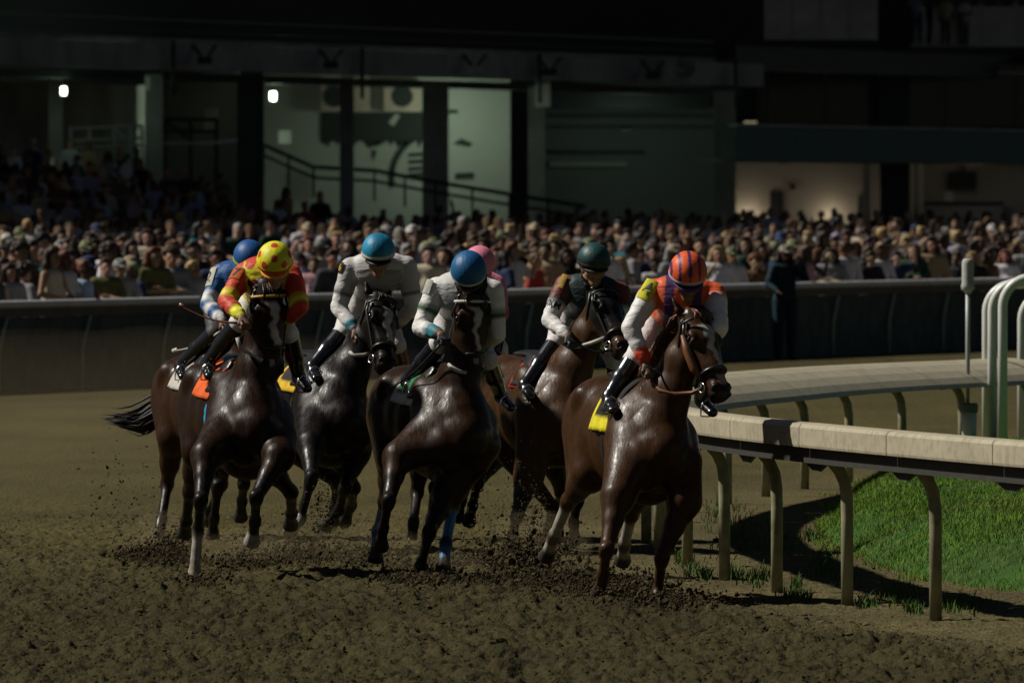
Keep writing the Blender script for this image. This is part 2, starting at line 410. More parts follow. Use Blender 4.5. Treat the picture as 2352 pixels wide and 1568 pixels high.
    # --- forelock, mane and tail
    hm = M['chestnut_hair'] if spec.get('chest_hair') else M['hair']
    b = MB()
    for i in range(spec.get('forelock', 18)):
        a = hp_(-.01, random.uniform(-.04, .04), .03); l = random.uniform(.05, .10)
        sw = random.uniform(-.05, .05)
        b.tube([a - ax * .02, a + ax * l * .35 + hn * .035 + hs * sw * .4, a + ax * l * .75 + hn * .045 + hs * sw, a + ax * l + hn * .03 + hs * (sw + random.uniform(-.02, .02))], [.008, .009, .006, .0015], 5)
    child('forelock', b.mesh('forelock', True), hm, root)
    b = MB(); ms = spec.get('manes', 1)
    for i in range(90):
        t = random.uniform(.05, .98); c = crest * (1 - t) + ppl * t + Up * (.04 * sin(pi * t) + .02)
        c = c + unit(crest - ppl) * 0
        cu = unit(c - (G(.36, 0, 1.06) * (1 - t) + thro * t)); off = .055 + .02 * random.random()
        c = c + cu * .02
        l = random.uniform(.10, .22); back = unit(crest - ppl)
        sdv = Lf * ms * random.uniform(.4, 1.0)
        b.tube([c, c + cu * .05 + sdv * .03 + back * l * .3, c + cu * .055 + sdv * .08 + back * l * .7, c + cu * .02 + sdv * .12 + back * l - V(0, 0, l * .3)], [.008, .008, .006, .001], 5)
    child('mane', b.mesh('mane', True), hm, root)
    tb = G(-1.10, 0, 1.34); b = MB(); tl = spec.get('tail', [(0, 0, 0), (-.14, .05, -.04), (-.26, .16, -.18), (-.36, .28, -.42)])
    sp4 = [.018, .042, .038, .022]
    for i in range(300):
        rr = [random.gauss(0, 1) for _ in range(3)]; ln = random.uniform(.62, 1.06); pp = []
        for q in np.linspace(0, 1, 7):
            t = q * ln * (len(tl) - 1); a_ = min(int(t), len(tl) - 2); f_ = t - a_; s_ = np.interp(t, range(len(tl)), sp4[:len(tl)])
            x, y, z = [tl[a_][k] * (1 - f_) + tl[a_ + 1][k] * f_ for k in range(3)]
            pp.append(tb + Fw * (x + rr[0] * s_) + Lf * (y + rr[1] * s_) + Up * (z + rr[2] * s_ + .02 * sin(q * 5 + rr[1])))
        b.tube(pp, [.008, .010, .010, .009, .008, .005, .001], 4)
    child('tail', b.mesh('tail', True), hm, root)
    make_tack(spec, hd)
    return hd

def ico_sphere(b, c, r, n=10):
    vs = []; fs = []
    for i in range(n + 1):
        for j in range(2 * n):
            th = pi * i / n; ph = pi * j / n
            vs.append(c + r * V(sin(th) * cos(ph), sin(th) * sin(ph), cos(th)))
    for i in range(n):
        for j in range(2 * n):
            a = i * 2 * n + j; q = i * 2 * n + (j + 1) % (2 * n)
            fs.append((a, q, q + 2 * n, a + 2 * n))
    b.add(vs, fs)

def foot(fd, fe, to, lc, sock, r):
    d = unit(to - fe); L = np.linalg.norm(to - fe)
    c1 = sock['col'] if sock else lc; hc = sock.get('hoof', (.05, .042, .035)) if sock else (.035, .03, .026)
    fd.cap(fe - d * .015, fe + d * .02, r, r * .95, k=.02, col=c1 if sock and sock.get('fet', 1) else lc)
    ht = to - d * .088
    fd.cap(fe, ht, r * .85, r * .92, k=.02, col=c1)
    fd.cap(ht, to + d * .03, .041, .066, k=.006, col=hc, kc=.004, cut=(to, d))

def ring(hd, t, w, h, n0, a0=0, a1=2 * pi, n=26, dt=0):
    return [hd['hp'](t + dt * abs(sin(a)), w * sin(a), n0 + h * cos(a)) for a in np.linspace(a0, a1, n)]

def make_tack(spec, hd):
    root, hp_, ax, hn, hs, G = hd['root'], hd['hp'], hd['ax'], hd['hn'], hd['hs'], hd['G']
    Fw, Lf, Up = hd['F'], hd['L'], hd['U']
    lm = M['leather'] if not spec.get('brown_tack') else M['brown_leather']
    flat = dict(n=6)
    # bridle straps
    b = MB()
    b.tube(ring(hd, .70, .068, .083, -.033, close_a(0), close_a(1))[:-1], .013, 6, close=True)     # noseband
    for sd in (-1, 1):
        b.tube([hp_(.06, sd * .086, .0), hp_(.2, sd * .106, -.02), hp_(.42, sd * .092, -.03), hp_(.66, sd * .072, -.045), hp_(.80, sd * .066, -.062)], .010, 6)
        b.tube([hp_(-.02, sd * .05, -.01), hp_(.06, sd * .09, -.03), hp_(.26, sd * .088, -.12), hp_(.34, sd * .05, -.195), hp_(.36, 0, -.21)], .009, 6)
    b.tube([hp_(-.02, -.075, -.02), hp_(-.035, 0, .035), hp_(-.02, .075, -.02)], .010, 6)
    if spec.get('mid_strap'):
        b.tube([hp_(.1, 0, .066), hp_(.3, 0, .066), hp_(.5, 0, .058), hp_(.7, 0, .055)], .008, 6)
    child('bridle', b.mesh('bridle', True), lm, root)
    if spec.get('browband'):
        m_, beads = spec['browband']; b = MB()
        pts = [hp_(.10, .098 * sin(a), -.03 + .105 * cos(a)) for a in np.linspace(-1.5, 1.5, 29)]
        if beads:
            for p in pts: ico_sphere(b, p, .011, 4)
            b.tube(pts, .006, 5)
        else: b.tube(pts, [.012 if i % 2 else .0085 for i in range(29)], 7)
        child('browband', b.mesh('browband', True), m_, root)
    else:
        b = MB(); b.tube([hp_(.10, .100 * sin(a), -.03 + .105 * cos(a)) for a in np.linspace(-1.5, 1.5, 21)], .009, 6)
        child('browband', b.mesh('browband', True), lm, root)
    bits = []
    for sd in (-1, 1):
        b = MB(); c = hp_(.83, sd * .070, -.075); bits.append(c)
        b.tube([c + .030 * (ax * cos(a) + hn * sin(a)) for a in np.linspace(0, 2 * pi, 17)[:-1]], .0045, 6, close=True)
        child('bit_ring', b.mesh('bit_ring', True), M['metal'], root)
    hd['bits'] = bits
    if spec.get('cheek_piece'):
        b = MB(); sd = spec['cheek_piece']
        b.tube([hp_(.22, sd * .11, -.03), hp_(.40, sd * .102, -.05), hp_(.60, sd * .086, -.06), hp_(.72, sd * .074, -.06)], [.012, .026, .03, .012], 8)
        child('cheek_roll', b.mesh('cheek_roll', True), M['brown_leather'], root)
    if spec.get('hood'):
        for sd in (-1, 1):
            b = MB(); vs = []; fs = []
            for i in range(9):
                for j in range(7):
                    u_, v_ = i / 8 * pi, j / 6
                    p = hp_(.29 + .0, sd * (.088 + .05 * sin(u_) * sin(pi * v_ / 2)), -.005 + 0) + ax * (.075 * (i / 4 - 1)) + hn * (.055 * v_ - .05)
                    vs.append(p)
            for i in range(8):
                for j in range(6): fs.append((i * 7 + j, i * 7 + j + 1, i * 7 + j + 8, i * 7 + j + 7))
            b.add(vs, fs); child('blinker_cup', b.mesh('blinker_cup', True), M['leather'], root)
    # yoke strap round the base of the neck, pale on top
    b = MB(); yt = spec.get('yoke')
    if yt:
        ps = [W(x, y, z) for x, y, z in project_front(hd, yt)]
        b.tube(ps, .014, 7); child('neck_strap', b.mesh('neck_strap', True), M[spec.get('yoke_mat', 'pale_strap')], root)
    # saddle cloth draped over the back, then girth and saddle
    def drape(name, x0, x1, th, off, colf, mat, zlift=0.0, fl=0.0):
        vs = []; cs = []; nx, na = 15, 41
        for i in range(nx):
            x = x0 + (x1 - x0) * i / (nx - 1); zc, wd, hh = torso_at(x)
            for j in range(na):
                a = -th + 2 * th * j / (na - 1)
                fl_ = fl * max(0, abs(a) - 1.0) * (.5 + .5 * sin(i * 1.1 + 2.2 * a))
                o_ = off + fl_
                top = .03 * max(0, cos(a * 1.6)) if x > -.3 else .015
                vs.append(G(x, (wd + o_) * sin(a), zc + (hh + o_ + top + zlift) * cos(a))); cs.append(colf(i / (nx - 1), a / th))
        fs = [(i * na + j, i * na + j + 1, (i + 1) * na + j + 1, (i + 1) * na + j) for i in range(nx - 1) for j in range(na - 1)]
        me = mesh_np(name, vs, fs, np.array(cs)); o = child(name, me, mat, root)
        md = o.modifiers.new('thickness', 'SOLIDIFY'); md.thickness = .008; md.offset = 1
        return o
    cc, ce = spec['cloth']
    drape('saddle_cloth', *spec.get('cx', (-.36, .02)), spec.get('cth', 1.2), .026, lambda u, v: ce if (u < .12 or abs(v) > .80) else cc, M['cloth'], fl=.05)
    drape('girth', -.13, -.03, 3.1, .008, lambda u, v: spec.get('girth', (.012, .012, .012)), M['cloth'])
    fs = Field(G(-.25, 0, 1.45) - .5, G(-.25, 0, 1.45) + .5, .012)
    zc, wd, hh = torso_at(-.2)
    fs.cap(G(-.02, 0, zc + hh + .05), G(-.38, 0, zc + hh + .045), .09, .13, .03, .028, up=Up, k=.02, col=(.01,.01,.01))
    for sd in (-1, 1):
        fs.cap(G(-.08, sd * .10, zc + hh + .02), G(-.05, sd * .235, zc + hh - .16), .11, .09, .022, .02, up=G(0, sd, .8) - G(0, 0, 0), k=.02, col=(.01,.01,.01))
    fs.cap(G(0, 0, zc + hh + .07), G(.02, 0, zc + hh + .10), .045, .03, .025, .015, up=Up, k=.02, col=(.01,.01,.01))
    P, Fc, C = fs.surf(); child('saddle', mesh_np('saddle', P, Fc, C), M['leather'], root)
def close_a(i): return 0 if i == 0 else 2 * pi
def trace(hd, px, py, lift=.008):
    """first point of the horse's surface on the line of sight through px,py"""
    fd = hd['fd']; z0 = fd.lo[1]; z1 = fd.lo[1] + fd.h * (fd.n[1] - 1)
    Zs = np.arange(z0, z1, fd.h * .5); P = np.stack([(px - 1176) / F * Zs, Zs, H - (py - HY) / F * Zs], 1)
    I = np.round((P - fd.lo) / fd.h).astype(int); ok = ((I >= 0) & (I < fd.n)).all(1); d = np.full(len(Zs), 1.0); d[ok] = fd.d[tuple(I[ok].T)]
    w_ = np.where(d < 0)[0]
    return (P[w_[0]] - V(0, lift, 0)) if len(w_) else None
def project_front(hd, pts):
    out = []; zl = hd['G'](.36, 0, 1.1)[1]
    for x, y, dz in pts:
        p = trace(hd, x, y)
        if p is not None: zl = p[1]
        out.append((x, y, zl))
    return out
BLACKP = (.010, .008, .007)
WS = dict(col=(.34, .31, .27), hoof=(.30, .25, .2))
GOLD = node_mat('gold_braid', (.50, .30, .06), rough=.5, var=.25, vscale=150)
BEADW = node_mat('white_beads', (.62, .62, .60), rough=.35)
BLUEW = dict(col=(.06, .20, .42), long=1, fet=0)
ZH = dict(H1=83.0, H2=75.2, H3=80.2, H4=74.9, H4b=82.6, H5=80.4, H6=70.3)
HORSES = {
 'H1': dict(Z=83.0, chest=(528, 960), yaw=17, pitch=-2, coat=(.060,.024,.010), poll=(598,700), muzzle=(608,860),
    LF=[(500,1120,1),(492,1190,-1),(488,1235,-1)], RF=[(560,1110,1),(556,1150,-1),(552,1190,-1)],
    LH=[(384,1110,-1),(371,1196,1),(358,1245,1)], RH=[(508,1112,-1),(484,1176,-1),(476,1196,-1)],
    cloth=((.50,.47,.42),(.50,.47,.42)), tail=[(0,0,-.1),(-.10,-.08,-.27),(-.16,-.24,-.38),(-.2,-.46,-.34)],
    label='bay racehorse under blue jockey at far left, mostly hidden behind the gold browband horse'),
 'H2': dict(Z=75.2, chest=(590,985), yaw=14.5, pitch=-2, coat=(.036,.015,.007), poll=(617,660), muzzle=(630,866), earout=.5, earf=-.5,
    LF=[(461,1150,1),(455,1216,-1),(445,1336,1)], RF=[(588,1142,1),(586,1196,-1),(578,1248,-1)],
    LFe=(475,1046,1), RFe=(640,1048,1),
    LH=[(436,1128,-1),(428,1196,-1),(424,1226,-1)], RH=[(668,1130,-1),(670,1178,-1),(667,1206,-1)],
    socks=dict(LF=dict(WS, fet=0), RF=dict(col=BLACKP, hoof=(.33,.30,.28))), blaze=[(.17,.34,-.010,.042,.024),(.30,.66,-.014,.020,.030)], snip=(.02,.02,.82,.90),
    cloth=((.75,.12,.02),(.75,.12,.02)), girth=(.02,.30,.50), browband=(GOLD, False), yoke=[(545,775,.1),(552,800,.03),(575,812,-.05),(603,829,-.1)],
    label='dark bay racehorse with gold braided browband and long blaze under yellow and red jockey'),
 'H3': dict(Z=80.2, chest=(788,965), yaw=19, pitch=-2, coat=(.013,.008,.006), poll=(876,687), muzzle=(892,842), hy=18, earout=.3, forelock=26,
    LF=[(714,1102,1),(690,1192,1),(664,1228,1)], RF=[(792,1120,1),(778,1172,-1),(745,1212,-1)],
    LFe=(716,1020,1),
    LH=[(776,1108,-1),(770,1160,-1),(762,1200,-1)], RH=[(812,1120,-1),(806,1160,-1),(790,1200,-1)],
    socks=dict(LF=dict(WS, fet=1)), blaze=[(.18,.34,.0,.036,.034),(.32,.66,.0,.030,.024)], bay=1,
    cloth=((.02,.018,.018),(.65,.42,.02)), yoke=[(803,808,.06),(812,816,.0),(835,815,-.05),(852,809,-.1)],
    label='nearly black racehorse with white face stripe under jockey in teal cap'),
 'H4': dict(Z=74.9, chest=(1066,1000), yaw=19, pitch=-2, coat=(.050,.022,.009), poll=(1087,672), muzzle=(1088,876), forelock=70, earout=.2,
    LF=[(892,1150,1),(880,1212,-1),(874,1256,-1)], RF=[(985,1222,1),(966,1300,-1),(962,1340,-1)],
    LFe=(916,1050,1), RFe=(1030,1130,1),
    LH=[(885,1150,-1),(868,1220,-1),(862,1290,1)], RH=[(1040,1160,-1),(1024,1250,1),(1018,1310,1)],
    socks=dict(LH=BLUEW, RH=BLUEW), blaze=[(.17,.34,-.006,.030,.026),(.32,.46,-.006,.022,.011),(.44,.66,-.008,.011,.018)], snip=(-.004,.016,.76,.81),
    cloth=((.02,.16,.06),(.55,.55,.50)), browband=(BEADW, True), yoke=[(1031,836,.06),(1038,844,0),(1052,852,-.05),(1072,856,-.1)], mid_strap=False,
    label='bay racehorse with white beaded browband and blue hind bandages in the centre of the pack'),
 'H4b': dict(Z=82.8, chest=(1112,968), yaw=18, pitch=-2, coat=(.022,.010,.006), poll=(1122,716), muzzle=(1128,850),
    LF=[(1080,1100,1),(1060,1150,-1),(1050,1190,-1)], RF=[(1096,1110,1),(1086,1160,-1),(1076,1200,-1)],
    LH=[(958,1130,-1),(950,1200,1),(944,1262,1)], RH=[(1000,1120,-1),(990,1190,-1),(984,1230,-1)],
    cloth=((.55,.16,.25),(.55,.16,.25)), label='dark racehorse under pink jockey, hidden behind the white beaded browband horse'),
 'H5': dict(Z=80.4, chest=(1300,965), yaw=21, pitch=-2, coat=(.095,.042,.014), poll=(1383,668), muzzle=(1440,804), hy=24, hood=(.010,.010,.011), necklen=.76, earout=.5,
    LF=[(1187,1186,1),(1178,1228,-1),(1168,1270,-1)], RF=[(1326,1150,1),(1318,1200,-1),(1319,1244,-1)],
    LFe=(1214,1095,1), LH=[(1270,1165,-1),(1262,1210,-1),(1250,1250,-1)], RH=[(1290,1130,-1),(1284,1180,-1),(1278,1226,-1)],
    cloth=((.45,.02,.03),(.45,.02,.03)), cx=(-.12, .10), cth=1.1, yoke=[(1310,798,.08),(1330,796,-.02),(1360,787,-.08),(1388,776,-.12)],
    label='brown racehorse in a black blinker hood under dark green jockey'),
 'H6': dict(Z=70.3, chest=(1518,1035), yaw=16.5, pitch=-2, coat=(.082,.035,.012), points=(.045,.020,.008), bay=0, poll=(1598,724), muzzle=(1662,904), hy=20, chest_hair=1, earout=.35, manes=-1,
    LF=[(1393,1262,1),(1386,1318,-1),(1374,1368,-1)], RF=[(1520,1280,1),(1512,1352,-1),(1503,1402,1)],
    LFe=(1420,1140,1), RFe=(1572,1150,1),
    LH=[(1306,1150,-1),(1272,1232,-1),(1254,1282,-1)], RH=[(1450,1180,-1),(1434,1250,-1),(1430,1290,-1)],
    socks=dict(LH=dict(WS, long=1, hoof=(.04,.035,.03), fet=0), RH=dict(WS, long=1, hoof=(.04,.035,.03), fet=0)),
    blaze=[(.17,.34,.0,.052,.036),(.30,.70,-.004,.026,.014)], snip=(.0,.03,.78,.90),
    cloth=((.012,.012,.012),(.72,.62,.02)), brown_tack=0, cheek_piece=1, cth=1.42, cx=(-.20, .10), yoke=[(1494,858,.12),(1497,876,.05),(1515,896,-.02),(1550,905,-.08),(1590,902,-.12),(1620,888,-.15)], yoke_mat='brown_leather',
    label='chestnut racehorse with head turned right and white blaze next to the inner rail'),
}
HD = {k: make_horse(v) for k, v in HORSES.items()}
# ------------------------------------------------------------------ jockeys
SKIN = (.30, .17, .11); SKIND = (.16, .085, .05)
def text_mesh(s, size, extr=.0):
    cu = bpy.data.curves.new('lettering', 'FONT'); cu.body = s; cu.size = size; cu.align_x = 'CENTER'; cu.align_y = 'CENTER'
    cu.resolution_u = 4; cu.offset = size * .010
    o = bpy.data.objects.new('lettering', cu); COL.objects.link(o)
    bpy.context.view_layer.update()
    me = bpy.data.meshes.new_from_object(o.evaluated_get(bpy.context.evaluated_depsgraph_get()))
    bpy.data.objects.remove(o); bpy.data.curves.remove(cu)
    v = np.zeros(len(me.vertices) * 3); me.vertices.foreach_get('co', v); v = v.reshape(-1, 3)
    f = [tuple(p.vertices) for p in me.polygons]; bpy.data.meshes.remove(me)
    return v, f

def on_side(hd, p, r):
    """keep a rider's joint on the outside of the horse instead of sunk into it"""
    s = trace(hd, *proj(p), lift=r)
    return s if s is not None and p[1] > s[1] else p
def make_jockey(name, sp, hd):
    G, Fw, Lf, Up = hd['G'], hd['F'], hd['L'], hd['U']
    zy = lambda x: G(x, 0, 1.4)[1]
    hc = W(*sp['head'], zy(sp.get('hx', .30)))
    sL = W(*sp['sh'][0], zy(.10)); sR = W(*sp['sh'][1], zy(.10))
    nk = (sL + sR) / 2 + V(0, 0, .035); pel = W(*sp['pel'], zy(-.36))
    across = unit(sR - sL); fw = unit(V(sin(radians(sp.get('hy', 0))), -cos(radians(sp.get('hy', 0))), 0))
    p = radians(sp.get('hp', 28)); hf = fw * cos(p) - V(0, 0, 1) * sin(p); hu = V(0, 0, 1) * cos(p) + fw * sin(p)
    rl = radians(sp.get('roll', 0)); hr0 = np.cross(hf, hu); hu = hu * cos(rl) + hr0 * sin(rl); hr = np.cross(hf, hu)
    arms = {}
    for nm, sh in (('L', sL), ('R', sR)):
        e, h = sp['arm' + nm]
        el = solve(sh, *e[:2], .285, e[2]); wr = solve(el, *h[:2], .245, h[2]); arms[nm] = (sh, el, wr)
    legs = {}
    for nm, sd in (('L', -1), ('R', 1)):
        hip = pel + Lf * (.095 * sd) - V(0, 0, .02); k, a = sp['leg' + nm]
        kn = solve(hip, *k[:2], .40, k[2]); an = solve(kn, *a[:2], .40, a[2])
        if nm == 'L': kn = on_side(hd, kn, .05); an = on_side(hd, an, .045)
        legs[nm] = (hip, kn, an)
    pts = np.array([hc, sL, sR, pel] + [q for l in list(arms.values()) + list(legs.values()) for q in l])
    lo, hi = pts.min(0) - .2, pts.max(0) + .2
    root = empty('person', tuple(pel), sp['label'], 'jockey', 'jockeys in the race')
    sk = sp.get('skin', SKIN); gl = sp.get('glove', sk)
    # continuous body
    b = Field(lo, hi, .0078)
    b.cap(nk, hc - hu * .06 - hf * .02, .055, .055, k=.03, col=sk)
    b.cap(hc + hf * -.01, hc - hu * .02 + hf * .01, .076, .074, .09, .09, up=hf, k=.03, col=sk)
    b.cap(hc - hu * .06 + hf * .03, hc - hu * .125 + hf * .055, .062, .042, .06, .045, up=hf, k=.035, col=sk)
    b.cap(hc - hu * .148 + hf * .078, hc - hu * .142 + hf * .07, .026, k=.03, col=sk)                 # chin
    b.cap(hc - hu * .045 + hf * .088, hc - hu * .085 + hf * .108, .011, .016, k=.016, col=sk)       # nose
    for s_ in (-1, 1):
        b.cap(hc - hu * .055 + hr * s_ * .078 - hf * .01, hc - hu * .085 + hr * s_ * .076, .012, .010, k=.008, col=sk)   # ear
        b.cap(hc - hu * .072 + hf * .070 + hr * s_ * .04, hc - hu * .08 + hf * .06 + hr * s_ * .05, .022, k=.03, col=sk)  # cheek
        b.cap(hc - hu * .050 + hf * .088 + hr * s_ * .031, hc - hu * .052 + hf * .088 + hr * s_ * .033, .010, k=.008, sub=True)
    mc = hc - hu * .112 + hf * .094
    b.cap(mc - hr * .022, mc + hr * .022, .008, k=.01, col=tuple(c * .55 for c in sk))
    b.cap(nk, pel, .13, .12, .08, .09, up=V(0, 0, 1), k=.05, col=sk)
    for nm, (sh, el, wr) in arms.items():
        s_ = -1 if nm == 'L' else 1
        b.cap(nk - V(0,0,.03), sh, .05, .05, k=.04, col=sk); b.chain([sh, el, wr], [.045, .038, .027], col=sk, k=.02)
        hdx = unit(wr - el); q = sp.get('hand' + nm); hdir = unit(hdx * .6 + Fw * .3 - V(0, 0, .35))
        sidev = unit(np.cross(hdir, V(0, 0, 1))) * s_; dn = unit(np.cross(hdir, sidev)); dn = dn if dn[2] < 0 else -dn
        pk = wr + hdir * .085
        b.cap(wr, pk, .026, .034, .020, .017, up=dn, k=.015, col=gl)
        inn = -sidev
        for i, (of, ln) in enumerate(((-.030, .034), (-.010, .040), (.011, .037), (.030, .030))):
            f0 = pk + sidev * of; f1 = f0 + hdir * ln * .5 + dn * ln * .55; f2 = f1 + dn * .012 - hdir * .028; f3 = f2 - hdir * .014 - dn * .016
            b.cap(f0, f1, .0105, .0098, k=.003, col=gl); b.cap(f1, f2, .0098, .009, k=.003, col=gl); b.cap(f2, f3, .009, .008, k=.003, col=gl)
        t0 = wr + hdir * .028 + inn * .026; t1 = t0 + hdir * .03 + inn * .016 + dn * .012; t2 = t1 + hdir * .022 + dn * .018 - inn * .008
        b.cap(t0, t1, .0125, .011, k=.008, col=gl); b.cap(t1, t2, .011, .009, k=.003, col=gl)
    for nm, (hip, kn, an) in legs.items():
        b.chain([hip, kn, an], [.07, .048, .030], col=sk, k=.03)
    P, Fc, C = b.surf(); child('body', mesh_np('jockey_body', P, Fc, C), M['skin'], root)
    # jersey
    tc = sp['torso']; j = Field(lo, hi, .0085)
    mid = nk * .5 + pel * .5 + V(0, 0, .055); dnv = V(0, 0, 1)
    wst = nk * .22 + pel * .78
    j.cap(nk - V(0, 0, .03), mid, .165, .165, .105, .115, up=dnv, k=.05, col=tc)
    j.cap(mid, wst, .165, .145, .115, .105, up=dnv, k=.05, col=tc)
    j.cap(sL * .8 + sR * .2, sR * .8 + sL * .2, .085, .085, k=.06, col=tc)
    j.cap(nk + V(0, 0, .02), nk + (hc - nk) * .18, .07, .062, k=.03, col=sp.get('collar', tc))
    chestp = nk - V(0, 0, .12) + fw * .03
    j.cap(chestp, nk * .5 + pel * .5 - V(0, 0, .08), .15, .13, .09, .08, k=.06, col=tc)
    for nm, (sh, el, wr) in arms.items():
        wr2 = wr * .93 + el * .07
        segs = sp['sleeve']
        def pt(t): return sh + (el - sh) * (t / .5) if t <= .5 else el + (wr2 - el) * ((t - .5) / .5)
        def rad(t): return np.interp(t, [0, .12, .4, .5, .7, .92, 1], [.076, .070, .058, .053, .049, .040, .034])
        for t0, t1, cl in segs:
            cuts = [t0] + [x for x in (.12, .25, .4, .5, .6, .75, .92) if t0 < x < t1] + [t1]
            for a, c in zip(cuts[:-1], cuts[1:]): j.cap(pt(a), pt(c), rad(a), rad(c), k=.02, col=cl, kc=.004)
        for i in range(6):     # gathered folds round the elbow and cuff
            t = .40 + .10 * i; c0 = pt(min(t, .97)); ax_ = unit(pt(min(t + .02, 1)) - pt(t - .02)); o1 = unit(np.cross(ax_, V(.3, 1, .2 * i)))
            r_ = rad(t); an = random.uniform(0, 6.28); o2 = np.cross(ax_, o1)
            qa = c0 + (o1 * cos(an) + o2 * sin(an)) * r_ * .93 ; qb = c0 + ax_ * random.uniform(-.03, .03) + (o1 * cos(an + 1.2) + o2 * sin(an + 1.2)) * r_ * .93
            cl = [s3 for s3 in segs if s3[0] <= min(t, .99) <= s3[1]][0][2]
            j.cap(qa, qb, .010, .006, k=.02, col=cl, kc=.002)
    P, Fc, C = j.surf()
    if 'paint' in sp:
        tm = np.abs(C - np.array(tc)).sum(1) < .03
        C = sp['paint'](P, C, tm, (P - nk) @ across, nk, pel)
    child('jersey', mesh_np('jersey', P, Fc, C), M['silk'], root)
    # breeches
    br = sp.get('breech', (.68, .66, .65)); q = Field(lo, hi, .009)
    q.cap(wst, pel, .142, .145, .10, .11, up=dnv, k=.05, col=br)
    boot_mb = {}
    for nm, (hip, kn, an) in legs.items():
        q.cap(hip, kn, .092, .060, k=.05, col=br); q.cap(kn, kn * .72 + an * .28, .066, .058, k=.02, col=br)
        f = Field(np.minimum(kn, an) - .25, np.maximum(kn, an) + .25, .008)
        b0 = kn * .86 + an * .14 if sp.get('lowboot') else kn * .97 + an * .03
        f.cap(b0, kn * .5 + an * .5, .067, .060, k=.02, col=(.01,)*3); f.cap(kn * .5 + an * .5, an, .060, .044, k=.02, col=(.01,)*3)
        td = unit(Fw * .9 - Up * .28 + Lf * (.12 if nm == 'R' else -.12))
        f.cap(an, an - td * .035, .042, .038, k=.02, col=(.01,)*3)
        f.cap(an + td * .02 - Up * .02, an + td * .17 - Up * .03, .043, .036, .036, .030, up=Up, k=.03, col=(.01,)*3)
        P, Fc, C = f.surf(); child('boot', mesh_np('boot', P, Fc, None), M['boot'], root)
        st = MB(); c = an + td * .10 - Up * .075; ar = unit(np.cross(td, Up))
        st.tube([c + ar * .050 * x + Up * z for x, z in ((-1, 0), (-1, .04), (-.75, .085), (0, .11), (.75, .085), (1, .04), (1, 0), (0, -.004))], .005, 6, close=True)
        so = child('stirrup', st.mesh('stirrup', True), M['metal'], root)
    P, Fc, C = q.surf(); child('breeches', mesh_np('breeches', P, Fc, C), M['breeches'], root)
    # helmet
    nu, nv = 72, 34; vs = []; cs = []
    for i in range(nv + 1):
        el_ = pi / 2 - (pi / 2 + .34) * i / nv
        for k in range(nu):
            az = 2 * pi * k / nu
            x, y, z = sin(az) * cos(el_), cos(az) * cos(el_), sin(el_)
            tuck = 1 - .10 * max(0, -el_ - .12) * (1 if y < .6 else 0)
            lip = .006 if i in (nv - 3, nv - 2) else 0
            vs.append(hc + hu * .012 + hr * x * (.106 + lip) * tuck + hf * (y * (.124 + lip) * tuck) + hu * z * .110)
            cs.append(sp['cap'](az, el_))
    fs = [(i * nu + k, i * nu + (k + 1) % nu, (i + 1) * nu + (k + 1) % nu, (i + 1) * nu + k) for i in range(nv) for k in range(nu)]
    ho = child('helmet', mesh_np('helmet', vs, np.array(fs)[:, ::-1], np.array(cs)), M['helmet'], root)
    md = ho.modifiers.new('thickness', 'SOLIDIFY'); md.thickness = .012; md.offset = -1
    ho['_o'] = list(root['_o'])
    pk = []; n = 17
    for i in range(n):
        a = -1.05 + 2.1 * i / (n - 1); ed = hc + hr * sin(a) * .102 + hf * cos(a) * .120 - hu * .030
        pk.append((ed, ed + (hf * cos(a) * .8 + hr * sin(a) * .5) * (.045 * cos(a * 1.25) ** .8 if abs(a) < 1.25 else 0) - hu * .016))
    pv = [q_ for a_ in pk for q_ in a_]; pf = [(2 * i, 2 * i + 2, 2 * i + 3, 2 * i + 1) for i in range(n - 1)]
    pm = child('peak', mesh_np('helmet_peak', pv, pf, np.array([sp['peak']] * len(pv))), M['helmet'], root)
    md = pm.modifiers.new('thickness', 'SOLIDIFY'); md.thickness = .006
    pm.parent = ho; pm.location = (0, 0, 0)
    # goggles
    gb = MB(); arc = np.linspace(-1.15, 1.15, 21); vs = []
    for a in arc:
        for z, o_ in ((-.022, .006), (.0, .012), (.022, .006)):
            w_ = 1.0 - .25 * (1 - abs(a) / 1.15) * 0
            vs.append(hc - hu * (.050 - z * (1.0 if abs(a) < .9 else .6)) + hr * sin(a) * (.078 + o_) + hf * cos(a) * (.089 + o_))
    gb.add(vs, [(i * 3 + q_, i * 3 + q_ + 1, i * 3 + q_ + 4, i * 3 + q_ + 3) for i in range(20) for q_ in range(2)])
    child('goggles', gb.mesh('goggles', True), M['lens'], root)
    # number patch and lettering on the upper arm on the viewer's left
    sh, el, wr = arms['L']; axv = unit(el - sh); outv = sp.get('pout', V(-.55, -.8, .25)); outv = unit(outv - axv * (outv @ axv)); tv = np.cross(outv, axv)
    def wrap(u, v, off=0):
        c = sh + axv * v; r = np.interp(v / .57, [0, .12, .4, .5], [.083, .078, .064, .058]) + off
        return c + (outv * cos(u / r) + tv * sin(u / r)) * r
    if 'patch' in sp:
        v0, v1, uw, pc = sp['patch']; vs = []; n = 13
        for i in range(n):
            for k in range(n): vs.append(wrap(-uw + 2 * uw * k / (n - 1), v0 + (v1 - v0) * i / (n - 1), .002))
        me = mesh_np('number_patch', vs, [(i * n + k, i * n + k + 1, (i + 1) * n + k + 1, (i + 1) * n + k) for i in range(n - 1) for k in range(n - 1)], np.array([pc] * (n * n)))
        child('number_patch', me, M['cloth'], root)
